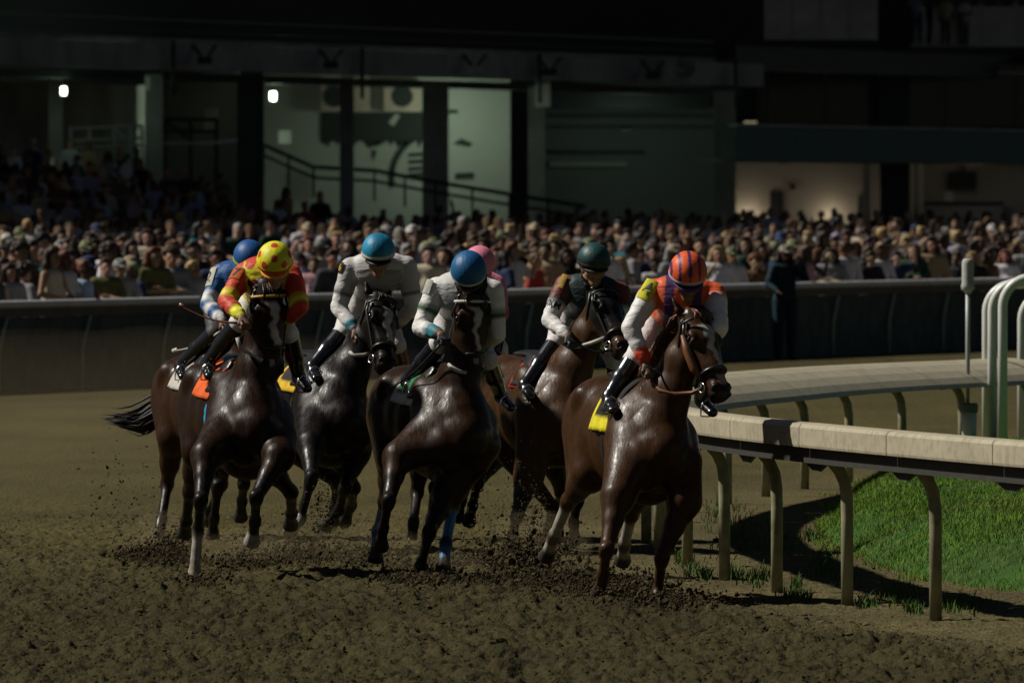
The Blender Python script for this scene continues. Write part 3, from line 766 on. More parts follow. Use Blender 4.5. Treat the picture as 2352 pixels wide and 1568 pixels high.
    for (tx, size, v, uo, colr, rot) in sp.get('text', []):
        tvx, tf = text_mesh(tx, size); ca, sa = cos(rot), sin(rot)
        vs = [wrap(uo + (x * ca - y * sa), v - (x * sa + y * ca), .005) for x, y, _ in tvx]
        m_ = MB(); m_.add(vs, tf); child('lettering', m_.mesh('lettering'), node_mat('lettering_' + name, colr, rough=.7), root)
    # reins from the hands to the bit rings
    for nm, bt in (('L', hd['bits'][0]), ('R', hd['bits'][1])):
        wr = arms[nm][2]; m_ = MB(); mdp = wr * .5 + bt * .5 - V(0, 0, .06)
        m_.tube([wr + V(0, -.09, -.02), wr * .75 + bt * .25 - V(0, 0, .05), mdp, wr * .2 + bt * .8 - V(0, 0, .02), bt], .007, 6)
        hr_ = hd['root']; child('rein', m_.mesh('rein', True), M['leather'], hr_)
    return dict(root=root, arms=arms, legs=legs)

def whip(p0, p1, label, colr):
    b = MB(); d = p1 - p0; n = 9
    b.tube([p0 + d * t - V(0, 0, .03) * sin(pi * t) for t in np.linspace(0, 1, n)], list(np.linspace(.009, .004, n)), 6)
    L_ = unit(d); s_ = unit(np.cross(L_, V(0, 1, 0)))
    b.tube([p1 - d * .10, p1 - d * .09, p1, p1 + d * .01], [.004, .014, .016, .004], 6, flat=.35)
    tag(link('riding_whip', b.mesh('riding_whip', True), node_mat('whip_' + str(round(colr[0], 2)), colr, rough=.35)), label, 'riding whip')

YEL = (.72, .68, .02); RED = (.52, .045, .015); BLU = (.012, .085, .27); WHT = (.74, .72, .70); TEAL = (.010, .20, .36); TEAL2 = (.005, .16, .20)
DGR = (.008, .028, .026); ORG = (.72, .105, .022); PUR = (.055, .02, .11); PNK = (.70, .22, .32); BLK = (.012, .012, .014); GRYS = (.60, .59, .58)
def cap_band(base, band, z0=-.17, z1=-.02, below=None):
    return lambda az, el: (band if z0 < el < z1 else (below or base) if el <= z0 else base)
def cap_dots(az, el):
    if el < -.15: return RED if el > -.28 else (.75, .30, .03)
    d = V(sin(az) * cos(el), cos(az) * cos(el), sin(el))
    for da, de in ((0, .62), (-.62, .20), (.62, .16), (-1.35, .50), (1.35, .50), (1.9, .1), (-1.9, .1), (2.7, .6), (3.1, .0), (0, 1.45)):
        c = V(sin(da) * cos(de), cos(da) * cos(de), sin(de))
        if d @ c > cos(.205): return RED
    for a in (0.95, -0.95, 2.2, -2.2):
        if abs(az - (a % (2 * pi))) < .025: return (.50, .45, .02)
    return YEL
def cap_stripe(az, el):
    if el < -.06: return PUR if el < -.2 else (.55, .42, .45)
    x = sin(az) * cos(el)
    for c, wd in ((-.50, .065), (.0, .085), (.52, .065), (-.92, .05), (.92, .05)):
        if abs(x - c) < wd: return PUR
    return ORG
def cap_teal(az, el):
    if el < -.20: return (.01, .09, .15)
    if el < -.04: return (.58, .54, .48)
    x = sin(az) * cos(el)
    return (.008, .15, .27) if abs(x) < .34 else (.015, .24, .42)  # side light painted in: teal brighter on both sides, darker down the centre
def paint_dots(P, C, m, u, nk, pel):
    v = (P - nk) @ unit(pel - nk); z = P[:, 2] - nk[2]
    for cu, cz, cy in ((-.12, .06, 0), (.10, .06, 0), (-.07, -.12, 0), (.07, -.13, 0), (-.12, .07, .14), (0, .09, .2)):
        d = np.sqrt((u - cu) ** 2 + np.where(cy > 0, (v - cy) ** 2, (z - cz) ** 2 * .6))
        C[m & (d < .045)] = RED
    return C
def paint_stripes(P, C, m, u, nk, pel):
    a = np.abs(u); C[m & (a > .055) & (a < .115)] = PUR
    return C
def paint_vest(P, C, m, u, nk, pel):
    a = np.abs(u); z = P[:, 2] - nk[2]
    C[m & (a > .165)] = (.16, .03, .02)
    return C
def paint_panel(P, C, m, u, nk, pel):
    z = P[:, 2] - nk[2]
    q = m & (z < -.05) & (np.abs(u) < .16); C[q] = (.30, .30, .30)
    return C

JOCK = {
 'H1': dict(head=(573, 592), sh=((508, 628), (600, 640)), pel=(520, 684), armL=((478, 700, 1), (512, 738, 1)), armR=((610, 700, 1), (600, 745, 1)),
    legL=((494, 765, 1), (414, 838, -1)), legR=((600, 780, 1), (590, 890, -1)), hy=12, roll=6, torso=BLU, cap=cap_band(BLU, (.35, .55, .02), -.20, -.05), peak=BLU,
    sleeve=[(0, .34, BLU), (.34, .47, WHT), (.47, .55, BLU), (.55, .68, WHT), (.68, .82, BLU), (.82, 1, WHT)], breech=(.04, .04, .045), glove=SKIND,
    patch=(.00, .16, .055, (.50, .48, .40)), text=[('2', .13, .085, 0, (.02, .02, .02), 0)], pout=V(-.9, -.5, .1),
    label='jockey in blue silks with blue and white banded sleeves, number 2 on the arm'),
 'H2': dict(head=(631, 600), sh=((562, 628), (668, 632)), pel=(596, 680), armL=((520, 692, 1), (556, 728, 1)), armR=((690, 704, 1), (648, 745, -1)),
    legL=((548, 744, 1), (476, 834, -1)), legR=((664, 768, 1), (686, 862, -1)), hp=30, torso=YEL, cap=cap_dots, peak=(.75, .30, .03), paint=paint_dots,
    sleeve=[(0, .38, RED), (.38, .46, YEL), (.46, .76, RED), (.76, .92, YEL), (.92, 1, YEL)], glove=SKIND,
    patch=(.03, .13, .045, (.48, .12, .03)), text=[('7', .10, .08, 0, (.02, .02, .02), 0)], pout=V(-.5, -.85, .1),
    label='jockey in yellow silks with red spots and a yellow helmet with red spots'),
 'H3': dict(head=(869, 578), sh=((806, 615), (934, 612)), pel=(846, 680), armL=((778, 706, 1), (816, 758, 1)), armR=((950, 706, 1), (900, 752, -1)),
    legL=((784, 768, 1), (718, 840, -1)), legR=((912, 792, 1), (924, 862, -1)), hp=20, torso=GRYS, cap=cap_teal, peak=BLK, paint=paint_panel,
    sleeve=[(0, .26, (.50, .48, .47)), (.26, .31, BLK), (.31, .84, WHT), (.84, .95, TEAL2), (.95, 1, WHT)], glove=SKIND,
    patch=(-.02, .06, .03, BLK), text=[('6', .07, .02, 0, (.65, .42, .02), 0)], pout=V(-.9, -.5, .1),
    label='jockey in white silks with teal cuffs and a light teal helmet with white rim'),
 'H4': dict(head=(1076, 622), sh=((1004, 662), (1132, 668)), pel=(1040, 716), armL=((966, 752, 1), (1012, 768, 1)), armR=((1142, 768, 1), (1100, 800, -1)),
    legL=((1008, 792, 1), (936, 874, -1)), legR=((1122, 828, 1), (1150, 906, -1)), hp=42, torso=GRYS, cap=cap_band((.008, .10, .25), (.46, .50, .50), -.26, -.13, (.01, .12, .25)), peak=BLK, paint=paint_panel,
    sleeve=[(0, .22, WHT), (.22, .27, (.02, .10, .03)), (.27, .74, WHT), (.74, .93, TEAL2), (.93, 1, SKIND)], glove=BLK,
    patch=(-.03, .07, .05, (.42, .42, .38)), pout=V(-.9, -.5, .1),
    label='jockey in white silks with a deep blue helmet in the centre of the pack'),
 'H4b': dict(head=(1101, 606), sh=((1046, 652), (1140, 655)), pel=(1070, 690), armL=((1040, 730, 1), (1060, 770, 1)), armR=((1150, 722, 1), (1130, 770, 1)),
    legL=((1060, 790, 1), (1010, 870, -1)), legR=((1146, 800, 1), (1158, 900, -1)), hp=30, torso=PNK, cap=cap_band(PNK, PNK), peak=PNK, sleeve=[(0, .45, PNK), (.45, .7, (.50, .03, .06)), (.7, 1, PNK)], glove=SKIND,
    label='jockey in pink helmet and pink silks, half hidden behind the deep blue helmet'),
 'H5': dict(head=(1364, 600), sh=((1298, 655), (1424, 672)), pel=(1322, 722), armL=((1262, 735, 1), (1304, 772, 1)), armR=((1428, 752, 1), (1378, 795, -1)),
    legL=((1274, 790, 1), (1206, 882, -1)), legR=((1412, 830, 1), (1420, 920, -1)), hp=12, hy=12, torso=DGR, cap=cap_band((.012, .055, .055), (.02, .026, .026), -.10, .12, (.02, .03, .03)), peak=BLK, paint=paint_vest, hx=.25,
    sleeve=[(0, .18, (.16, .03, .02)), (.18, .24, DGR), (.24, .90, WHT), (.90, 1, WHT)], glove=BLK, skin=(.30, .16, .09), highboot=1,
    patch=(-.05, .055, .022, (.55, .36, .08)), text=[('WM', .078, .185, -.006, (.02, .02, .03), 0)], pout=V(-.35, -.9, .0),
    label='jockey in dark green vest with white sleeves and a dark green helmet'),
 'H6': dict(head=(1580, 626), sh=((1500, 668), (1640, 676)), pel=(1536, 734), armL=((1448, 752, 1), (1484, 832, 1)), armR=((1652, 752, 1), (1608, 806, -1)),
    legL=((1453, 830, 1), (1399, 910, -1)), legR=((1622, 850, 1), (1612, 915, -1)), hp=30, hy=6, torso=ORG, cap=cap_stripe, peak=PUR, paint=paint_stripes, skin=(.20, .11, .07),
    sleeve=[(0, .10, ORG), (.10, .80, WHT), (.80, .97, (.72, .06, .015)), (.97, 1, (.72, .06, .015))], glove=(.15, .10, .06), highboot=1,
    patch=(-.035, .105, .052, (.62, .58, .02)), text=[('4', .13, .04, 0, (.03, .035, .03), .2)], pout=V(-.40, -.9, .15),
    label='jockey in orange and purple striped silks with white sleeves, number 4 armband'),
}
JD = {k: make_jockey(k, v, HD[k]) for k, v in JOCK.items()}
zz = JD['H1']['arms']['L'][2]
whip(W(505, 762, zz[1] + .3), W(396, 806, zz[1] + .75), 'white riding whip lying along the hip of the jockey with number 2', (.55, .52, .46))
zz = JD['H2']['arms']['L'][2]
whip(W(545, 742, zz[1] - .05), W(412, 700, zz[1] + .1), 'thin brown riding whip held out left by the yellow jockey', (.14, .05, .025))
zz = JD['H3']['arms']['L'][2]
whip(W(818, 788, zz[1] + .0), W(700, 848, zz[1] + .5), 'black riding whip pointing down left from the light teal jockey', (.012, .012, .012))
zz = JD['H4']['arms']['L'][2]
whip(W(1012, 790, zz[1] + .0), W(888, 898, zz[1] + .45), 'black riding whip pointing down left from the deep blue helmet jockey', (.013, .012, .012))
# ------------------------------------------------------------------ ground
FD = unit(V(14.2, 40.0, 0)); FV = V(-FD[1], FD[0], 0)     # along the outer fence, and away from the track
FS = lambda px, k=1.0: k * (178.0 - .01714 * px)
def FP(px, k=1.0, z=0.0):                                 # point on a line parallel to the fence
    s = FS(px, k); return V((px - 1176) / s, F / s, z)
FP0 = FP(0)
def fence_side(X, Y): return (X - FP0[0]) * FV[0] + (Y - FP0[1]) * FV[1]      # >0 behind the fence

RAIL = np.array([(5.2,58),(4.35,60.3),(3.65,62.8),(3.05,65.2),(2.52,67.6),(2.06,69.9),(1.68,72.2),(1.39,74.6),(1.19,77.4),(1.03,80.0),(.97,82.6),(1.0,85.2),(1.16,88),(1.43,90.6),
   (1.76,93.0),(2.13,95.4),(2.52,97.8),(2.97,100.1),(3.52,102.4),(4.15,104.6),(4.88,106.8),(5.7,108.9),(6.6,110.9)])
def cr(P, n=10):
    out = []
    for i in range(1, len(P) - 2):
        p0, p1, p2, p3 = P[i-1], P[i], P[i+1], P[i+2]
        for j in range(n):
            t = j / n; out.append(.5 * ((2*p1) + (-p0+p2)*t + (2*p0-5*p1+4*p2-p3)*t*t + (-p0+3*p1-3*p2+p3)*t**3))
    return np.array(out)
_t = np.gradient(RAIL, axis=0); _t /= np.hypot(_t[:, 0], _t[:, 1])[:, None]
RAIL = RAIL - .29 * np.stack([_t[:, 1], -_t[:, 0]], 1)          # the posts stand inside the rail line
RC = cr(RAIL, 12)
def rail_dist(X, Y):
    """signed distance to the rail line, positive on the infield side"""
    sh = X.shape; q = np.stack([X.ravel(), Y.ravel()], 1); best = np.full(len(q), 1e9); sg = np.zeros(len(q))
    for i in range(0, len(RC) - 1, 2):
        a = RC[i]; b = RC[min(i + 2, len(RC) - 1)]; ab = b - a
        t = np.clip(((q - a) @ ab) / (ab @ ab), 0, 1); d = q - a - t[:, None] * ab
        dd = np.hypot(d[:, 0], d[:, 1]); m = dd < best
        cz = ab[0] * d[:, 1] - ab[1] * d[:, 0]
        best = np.where(m, dd, best); sg = np.where(m, -np.sign(cz), sg)
    return (best * sg).reshape(sh)

def ground_h(X, Y, rd):
    near = np.clip((96 - Y) / 26, 0, 1); strip = np.clip((rd + .9) / .7, 0, 1)
    amp = (.10 + .90 * near) * (1 - .72 * strip)
    h = .034 * (vnoise(X * 3.2, Y * 1.3, 1) - .5) + .044 * (vnoise(X * 8 + Y * 1.5, Y * 3.1, 2) - .5) + .040 * (vnoise(X * 17 + 3 * vnoise(X * 3, Y, 7), Y * 6, 5) - .5)
    h += .042 * (vnoise(X * 27, Y * 8, 13) - .5) + .030 * (vnoise(X * 42, Y * 13, 17) - .5); r = vnoise(X * 12 + Y * 2, Y * 4.3, 11); h += .040 * np.clip(r - .62, 0, 1) * 2
    h += .012 * np.sin(Y * 2.6 + X * .6 + 3 * vnoise(X * .6, Y * .4, 9))
    return h * amp
def grid_axis(segs):
    out = []
    for a, b, st in segs: out.append(np.arange(a, b, st))
    return np.concatenate(out + [[segs[-1][1]]])
gx = grid_axis([(-1500, -60, 160), (-60, -8, 2.6), (-8, -4.6, .2), (-4.6, 5.2, .02), (5.2, 9, .3), (9, 60, 3), (60, 1500, 160)])
gy = grid_axis([(-200, 40, 60), (40, 56, 1.0), (56, 90, .06), (90, 112, .16), (112, 190, 1.5), (190, 400, 15), (400, 3000, 200)])
X, Y = np.meshgrid(gx, gy, indexing='ij'); rd = rail_dist(X, Y)
hz = ground_h(X, Y, rd); hz[(np.abs(X) > 9)] *= .2
vs = np.stack([X, Y, hz], -1).reshape(-1, 3); nx, ny = X.shape
ii = np.arange(nx * ny).reshape(nx, ny)
fs = np.stack([ii[:-1, :-1], ii[1:, :-1], ii[1:, 1:], ii[:-1, 1:]], -1).reshape(-1, 4)
strip = np.clip((rd + 1.0) / .9, 0, 1).ravel()
base = np.array([.068, .054, .020]); pale = np.array([.090, .071, .033])
n1 = vnoise(vs[:, 0] * 1.3, vs[:, 1] * .5, 21)
cz = base * (1 - strip[:, None]) + pale * strip[:, None]
cz = cz * (.80 + .4 * n1[:, None])
nearm = np.clip((82 - vs[:, 1]) / 10, 0, 1) * (1 - strip)
cz = cz * (1 - .44 * nearm[:, None])  # near churned dirt darkened, its self-shadow put into the colour
fb = np.clip((fence_side(vs[:, 0], vs[:, 1]) + 5) / 4, 0, 1); cz = cz * (1 - .35 * fb[:, None])
M['dirt'] = node_mat('track_dirt', attr=True, rough=.95, spec=.12, var=.30, vscale=9, vdet=8, bump=.9, bscale=34, bstretch=(1, .3, 1), bdist=.025)
def churned(m):      # crumbly pale and dark specks, olive in patches
    t = m.node_tree; N = t.nodes; L = t.links; p = N['Principled BSDF']; src = p.inputs['Base Color'].links[0].from_socket
    g_ = [n for n in N if n.type == 'NEW_GEOMETRY'][0]; mp = N.new('ShaderNodeMapping'); mp.inputs['Scale'].default_value = (1, .22, 1); L.new(g_.outputs['Position'], mp.inputs[0])
    nz = N.new('ShaderNodeTexNoise'); nz.inputs['Scale'].default_value = 58; nz.inputs['Detail'].default_value = 6; nz.inputs['Roughness'].default_value = .75; L.new(mp.outputs[0], nz.inputs['Vector'])
    r = N.new('ShaderNodeMapRange'); r.inputs[1].default_value = .32; r.inputs[2].default_value = .68; r.inputs[3].default_value = .45; r.inputs[4].default_value = 1.5; L.new(nz.outputs[0], r.inputs[0])
    vm = N.new('ShaderNodeVectorMath'); vm.operation = 'SCALE'; L.new(src, vm.inputs[0]); L.new(r.outputs[0], vm.inputs['Scale'])
    n2 = N.new('ShaderNodeTexNoise'); n2.inputs['Scale'].default_value = 13; n2.inputs['Detail'].default_value = 7; n2.inputs['Roughness'].default_value = .7; L.new(mp.outputs[0], n2.inputs['Vector'])
    r2 = N.new('ShaderNodeMapRange'); r2.inputs[1].default_value = .46; r2.inputs[2].default_value = .66; r2.inputs[4].default_value = .75; L.new(n2.outputs[0], r2.inputs[0])
    vo = N.new('ShaderNodeVectorMath'); vo.operation = 'MULTIPLY'; vo.inputs[1].default_value = (.74, .98, .55); L.new(vm.outputs[0], vo.inputs[0])
    mx = N.new('ShaderNodeMix'); mx.data_type = 'RGBA'; L.new(r2.outputs[0], mx.inputs[0]); L.new(vm.outputs[0], mx.inputs[6]); L.new(vo.outputs[0], mx.inputs[7]); L.new(mx.outputs[2], p.inputs['Base Color'])
churned(M['dirt'])
g = link('race_track_ground', mesh_np('ground', vs, fs, cz), M['dirt']); tag(g, 'brown harrowed dirt of the race track, churned near the camera', 'ground', kind='structure')

def lumps(name, P, R, mat, flat=.7, label=None, cat='dirt'):
    """many irregular clods as one mesh"""
    t = (1 + 5 ** .5) / 2
    iv = np.array([(-1,t,0),(1,t,0),(-1,-t,0),(1,-t,0),(0,-1,t),(0,1,t),(0,-1,-t),(0,1,-t),(t,0,-1),(t,0,1),(-t,0,-1),(-t,0,1)]) / 1.9
    it = np.array([(0,11,5),(0,5,1),(0,1,7),(0,7,10),(0,10,11),(1,5,9),(5,11,4),(11,10,2),(10,7,6),(7,1,8),(3,9,4),(3,4,2),(3,2,6),(3,6,8),(3,8,9),(4,9,5),(2,4,11),(6,2,10),(8,6,7),(9,8,1)])
    n = len(P); jit = RNG.uniform(.55, 1.3, (n, 12, 1)); sc = RNG.uniform(.6, 1.3, (n, 1, 3)); sc[:, :, 2] *= flat
    a = RNG.uniform(0, 6.28, n); rot = np.zeros((n, 3, 3)); rot[:, 0, 0] = np.cos(a); rot[:, 0, 1] = -np.sin(a); rot[:, 1, 0] = np.sin(a); rot[:, 1, 1] = np.cos(a); rot[:, 2, 2] = 1
    v = iv[None] * jit * sc * R[:, None, None]
    v = np.einsum('nij,nkj->nki', rot, v) + P[:, None, :]
    f = (it[None] + 12 * np.arange(n)[:, None, None]).reshape(-1, 3)
    o = link(name, mesh_np(name, v.reshape(-1, 3), f, smooth=False), mat)
    return tag(o, label, cat, kind='stuff')
M['clod'] = node_mat('clod', (.052, .041, .016), rough=.95, spec=.1, var=.45, vscale=14)
M['clod_dark'] = node_mat('damp_clod', (.048, .037, .017), rough=.9, spec=.15, var=.4, vscale=14)
n = 34000
py = RNG.uniform(1180, 1600, n); Zc = F * H / (py - HY); px = RNG.uniform(-60, 2420, n); Xc = (px - 1176) / F * Zc
rdc = rail_dist(Xc, Zc); keep = (rdc < -.25) | (RNG.random(n) < .06)
Xc, Zc = Xc[keep], Zc[keep]; dens = vnoise(Xc * 1.7, Zc * .8, 31) + .35 * (Zc < 72)
k2 = RNG.random(len(Xc)) < dens * .9; Xc, Zc = Xc[k2], Zc[k2]
hc_ = ground_h(Xc, Zc, rail_dist(Xc, Zc)); Rc = np.exp(RNG.normal(-5.15, .5, len(Xc))); Rc = np.clip(Rc, .004, .035)
lumps('dirt_clods', np.stack([Xc, Zc, hc_ + Rc * .3], 1), Rc, M['clod'], label='loose clods of brown dirt lying all over the churned track')
# clods flung up behind the hooves
PP = []; RR = []
for (cx, cyy, sx, sy, Zs, nn_, r0) in [(350, 1285, 45, 22, 78.5, 900, .013), (395, 1255, 26, 24, 78, 260, .013), (300, 1150, 45, 70, 79, 60, .010), (250, 1120, 26, 60, 79, 25, .011), (590, 1296, 70, 14, 77.5, 500, .011), (745, 1150, 15, 30, 80, 70, .011),
      (730, 1200, 24, 34, 80, 130, .010), (700, 1275, 80, 22, 79, 700, .011), (830, 1290, 60, 26, 78, 500, .010), (960, 1352, 45, 18, 74.2, 700, .016), (1130, 1190, 40, 60, 79, 120, .009), (1230, 1200, 18, 45, 78, 150, .010), (1220, 1270, 60, 28, 77, 800, .012),
      (1080, 1300, 60, 24, 77.5, 420, .011), (1350, 1338, 90, 20, 73, 900, .014), (1520, 1385, 80, 14, 70, 600, .013), (1430, 1365, 60, 16, 71, 420, .013), (1200, 1345, 110, 14, 74, 500, .012), (450, 1340, 40, 8, 74.2, 160, .012), (1180, 1130, 45, 60, 80, 40, .009), (640, 1180, 60, 50, 79, 50, .009)]:
    nn_ = int(nn_ * 4); x = RNG.normal(cx, sx, nn_); yy = RNG.normal(cyy, sy, nn_); Zq = RNG.normal(Zs, .8, nn_)
    p = np.stack([(x - 1176) / F * Zq, Zq, H - (yy - HY) / F * Zq], 1); p[:, 2] = np.where(p[:, 2] < .005, RNG.uniform(.005, .05, nn_), p[:, 2])
    PP.append(p); RR.append(np.clip(np.exp(RNG.normal(math.log(r0 * .34), .62, nn_)), .0018, .024))
lumps('flying_dirt', np.vstack(PP), np.concatenate(RR), M['clod_dark'], flat=1.0, label='dark clods of dirt thrown up by the galloping hooves')

# ------------------------------------------------------------------ grass bank inside the rail
def bank_edge(t):
    E = np.array([(6.5, 69.5),(4.6, 71.3),(3.55, 72.3),(3.05, 73.2),(2.76, 74.6),(2.56, 77),(2.39, 80.5),(2.33, 84),(2.46, 88),(2.68, 92.5),(2.9, 97),(3.2, 100.5),(3.7,103.5),(4.5,106.2),(5.6,109)])
    return E
EDGE = cr(np.vstack([[(9, 67)], bank_edge(0), [(7, 112)]]), 8)
def edge_dist(X, Y):
    q = np.stack([X, Y], 1); best = np.full(len(q), 1e9); sg = np.zeros(len(q))
    for i in range(len(EDGE) - 1):
        a, b = EDGE[i], EDGE[i + 1]; ab = b - a; t = np.clip(((q - a) @ ab) / (ab @ ab), 0, 1); d = q - a - t[:, None] * ab
        dd = np.hypot(d[:, 0], d[:, 1]); m = dd < best; c = ab[0] * d[:, 1] - ab[1] * d[:, 0]
        best = np.where(m, dd, best); sg = np.where(m, -np.sign(c), sg)
    return best * sg
def bank_h(X, Y, e=None):
    e = edge_dist(X, Y) if e is None else e
    return .40 * (1 - np.exp(-np.clip(e, 0, 9) / .55)) * np.clip(1 - (Y - 100) / 10 * .45, .5, 1) + .05 * (vnoise(X * 1.6, Y * .8, 41) - .5) * np.clip(e / .5, 0, 1)
gx = grid_axis([(2.0, 5.0, .06), (5.0, 12, .5)]); gy = grid_axis([(66, 112, .25)])
X, Y = np.meshgrid(gx, gy, indexing='ij'); e = edge_dist(X.ravel(), Y.ravel())
vs = np.stack([X.ravel(), Y.ravel(), np.where(e > 0, bank_h(X.ravel(), Y.ravel(), e), -.12 + 0 * e)], 1)
nx, ny = X.shape; ii = np.arange(nx * ny).reshape(nx, ny); fs = np.stack([ii[:-1, :-1], ii[1:, :-1], ii[1:, 1:], ii[:-1, 1:]], -1).reshape(-1, 4)
M['bank'] = node_mat('grass_bank', (.030, .075, .012), rough=.9, spec=.1, var=.5, vscale=5, bump=.5, bscale=30, bdist=.02, dark=(.035, .045, .015), dscale=1.2, damt=.6)
tag(link('infield_bank', mesh_np('infield_bank', vs, fs), M['bank']), 'low green grass bank of the infield inside the rail', 'grass bank', kind='structure')
def blades(name, P, Hh, Wd, lean, mat, label, kind='stuff', cat='grass'):
    n = len(P); a = RNG.uniform(0, 6.28, n); dx = np.stack([np.cos(a), np.sin(a), 0 * a], 1); b = RNG.uniform(0, 6.28, n); ld = np.stack([np.cos(b), np.sin(b), 0 * b], 1) * (lean * RNG.random(n) * Hh)[:, None]
    up = np.array([0, 0, 1.0]); w_ = Wd[:, None] * dx
    v = np.stack([P - w_, P + w_, P + ld * .4 + up * (Hh * .6)[:, None] + w_ * .7, P + ld * .4 + up * (Hh * .6)[:, None] - w_ * .7, P + ld + up * Hh[:, None]], 1).reshape(-1, 3)
    k = 5 * np.arange(n)[:, None]
    f = np.vstack([k + np.array([[0, 1, 2]]), k + np.array([[0, 2, 3]]), k + np.array([[3, 2, 4]])])
    return tag(link(name, mesh_np(name, v, f, smooth=False), mat), label, cat, kind=kind)
M['grass'] = node_mat('grass_blade', (.150, .270, .018), rough=.75, spec=.2, var=.5, vscale=2.2, dark=(.105, .095, .030), dscale=1.1, damt=.8)
M['weed'] = node_mat('weed_blade', (.050, .105, .016), rough=.75, spec=.2, var=.5, vscale=4, dark=(.10, .09, .03), dscale=3, damt=.6)
n = 100000; px = RNG.uniform(1840, 2380, n); Zq = RNG.uniform(69, 108, n) ** 1.0; Xq = (px - 1176) / F * Zq
e = edge_dist(Xq, Zq); kp = (e > -.05 - .28 * vnoise(Xq * 3, Zq * 1.2, 91) ** 3) & (RNG.random(n) < .25 + 1.1 * vnoise(Xq * 2.4, Zq * 1.1, 77) ** 1.5); Xq, Zq, e = Xq[kp], Zq[kp], e[kp]
hh = RNG.uniform(.02, .06, len(Xq)) * (.6 + .8 * vnoise(Xq * 1.4, Zq * .7, 55))
blades('infield_grass', np.stack([Xq, Zq, np.where(e > 0, bank_h(Xq, Zq, e), 0) - .01], 1), hh, RNG.uniform(.0015, .0035, len(Xq)), 1.1, M['grass'], 'short bright green grass covering the infield bank')
# weeds at the feet of the rail posts
Wp = []
for c in [(1590,1310,26,22),(1620,1325,16,10),(1690,1322,14,14),(1740,1330,30,20),(1830,1375,34,14),(1900,1300,40,30),(1870,1235,24,10),(1560,1285,12,12),(1945,1330,30,24),(2060,1370,50,24),(2200,1395,60,20),(1990,1390,24,10),(1800,1250,40,30),(1700,1230,60,50),(1660,1180,40,40),(1830,1345,14,8),(2100,1405,20,8)]:
    nn_ = int(16 + c[2] * 5); x = RNG.normal(c[0], c[2] * .55, nn_); yy = RNG.normal(c[1], c[3] * .5, nn_); Zq = F * H / (np.maximum(yy, 1100) - HY)
    Wp.append(np.stack([(x - 1176) / F * Zq, Zq, 0 * Zq], 1))
Wp = np.vstack(Wp); blades('rail_weeds', Wp, RNG.uniform(.02, .085, len(Wp)), RNG.uniform(.003, .006, len(Wp)), .9, M['weed'], 'sparse weeds and grass tufts growing on the dirt around the rail posts')

# ------------------------------------------------------------------ inner rail on gooseneck posts
M['rail'] = node_mat('rail_cover', (.42, .375, .265), rough=.5, spec=.35, var=.10, vscale=2.2, dark=(.13, .11, .07), dscale=14, damt=.45)
M['rail_shade'] = node_mat('rail_shade_bar', (.03, .028, .022), rough=.7, var=.2)  # near-black, standing in for the shade under the rail cover
M['post'] = node_mat('rail_post', (.29, .275, .165), rough=.5, spec=.4, var=.2, vscale=9, dark=(.06, .065, .035), dscale=5, damt=.75)
PROF = [(.0, .985), (-.004, 1.0), (-.004, 1.105), (.012, 1.128), (.06, 1.136), (.16, 1.13), (.30, 1.10), (.44, 1.045), (.55, .98), (.62, .92), (.645, .875), (.627, .872), (.60, .91), (.535, .965), (.43, 1.025), (.295, 1.08), (.155, 1.11), (.05, 1.115), (.016, 1.10), (.014, .985)]
rail = empty('inner_rail', (RAIL[8][0], RAIL[8][1], 0), 'cream plastic covered inner rail curving round the bend beside the horses', 'running rail')
nsub = 12
def rscale(i): return float(np.interp(RC[i][1], [70, 84, 95, 105], [1.0, .99, .93, .885]))
def rnorm(i):
    a = RC[min(i + 1, len(RC) - 1)] - RC[max(i - 1, 0)]; t = a / np.hypot(*a); return np.array([t[1], -t[0]])
for s_ in range(0, len(RC) - nsub, nsub):
    vs = []; ids = np.linspace(s_, s_ + nsub, nsub + 1).astype(int)
    for q, i in enumerate(ids):
        nm_ = rnorm(i); c = RC[i].copy()
        if q in (0, nsub): c = RC[i] * .96 + RC[ids[1] if q == 0 else ids[-2]] * .04
        zs = rscale(i)
        for o_, z in PROF: vs.append((c[0] + nm_[0] * o_, c[1] + nm_[1] * o_, z * zs))
    m_ = len(PROF); fs = [(q * m_ + k, q * m_ + (k + 1) % m_, (q + 1) * m_ + (k + 1) % m_, (q + 1) * m_ + k) for q in range(nsub) for k in range(m_)]
    b = MB(); b.add(vs, fs + [tuple(range(m_)), tuple(range(nsub * m_, (nsub + 1) * m_))[::-1]])
    me = b.mesh('rail_cover'); child('rail_cover', me, M['rail'], rail)
    b = MB(); bp_ = [(.06, .885), (.06, .975), (.34, .975), (.34, .885)]
    vs = [(RC[i][0] + rnorm(i)[0] * o_, RC[i][1] + rnorm(i)[1] * o_, z * rscale(i)) for i in ids for o_, z in bp_]
    b.add(vs, [(q * 4 + k, q * 4 + (k + 1) % 4, (q + 1) * 4 + (k + 1) % 4, (q + 1) * 4 + k) for q in range(nsub) for k in range(4)] + [(0, 1, 2, 3), (nsub * 4 + 3, nsub * 4 + 2, nsub * 4 + 1, nsub * 4)])
    child('rail_shade_bar', b.mesh('rail_shade_bar'), M['rail_shade'], rail)  # added dark bar that draws the shadowed underside of the cover
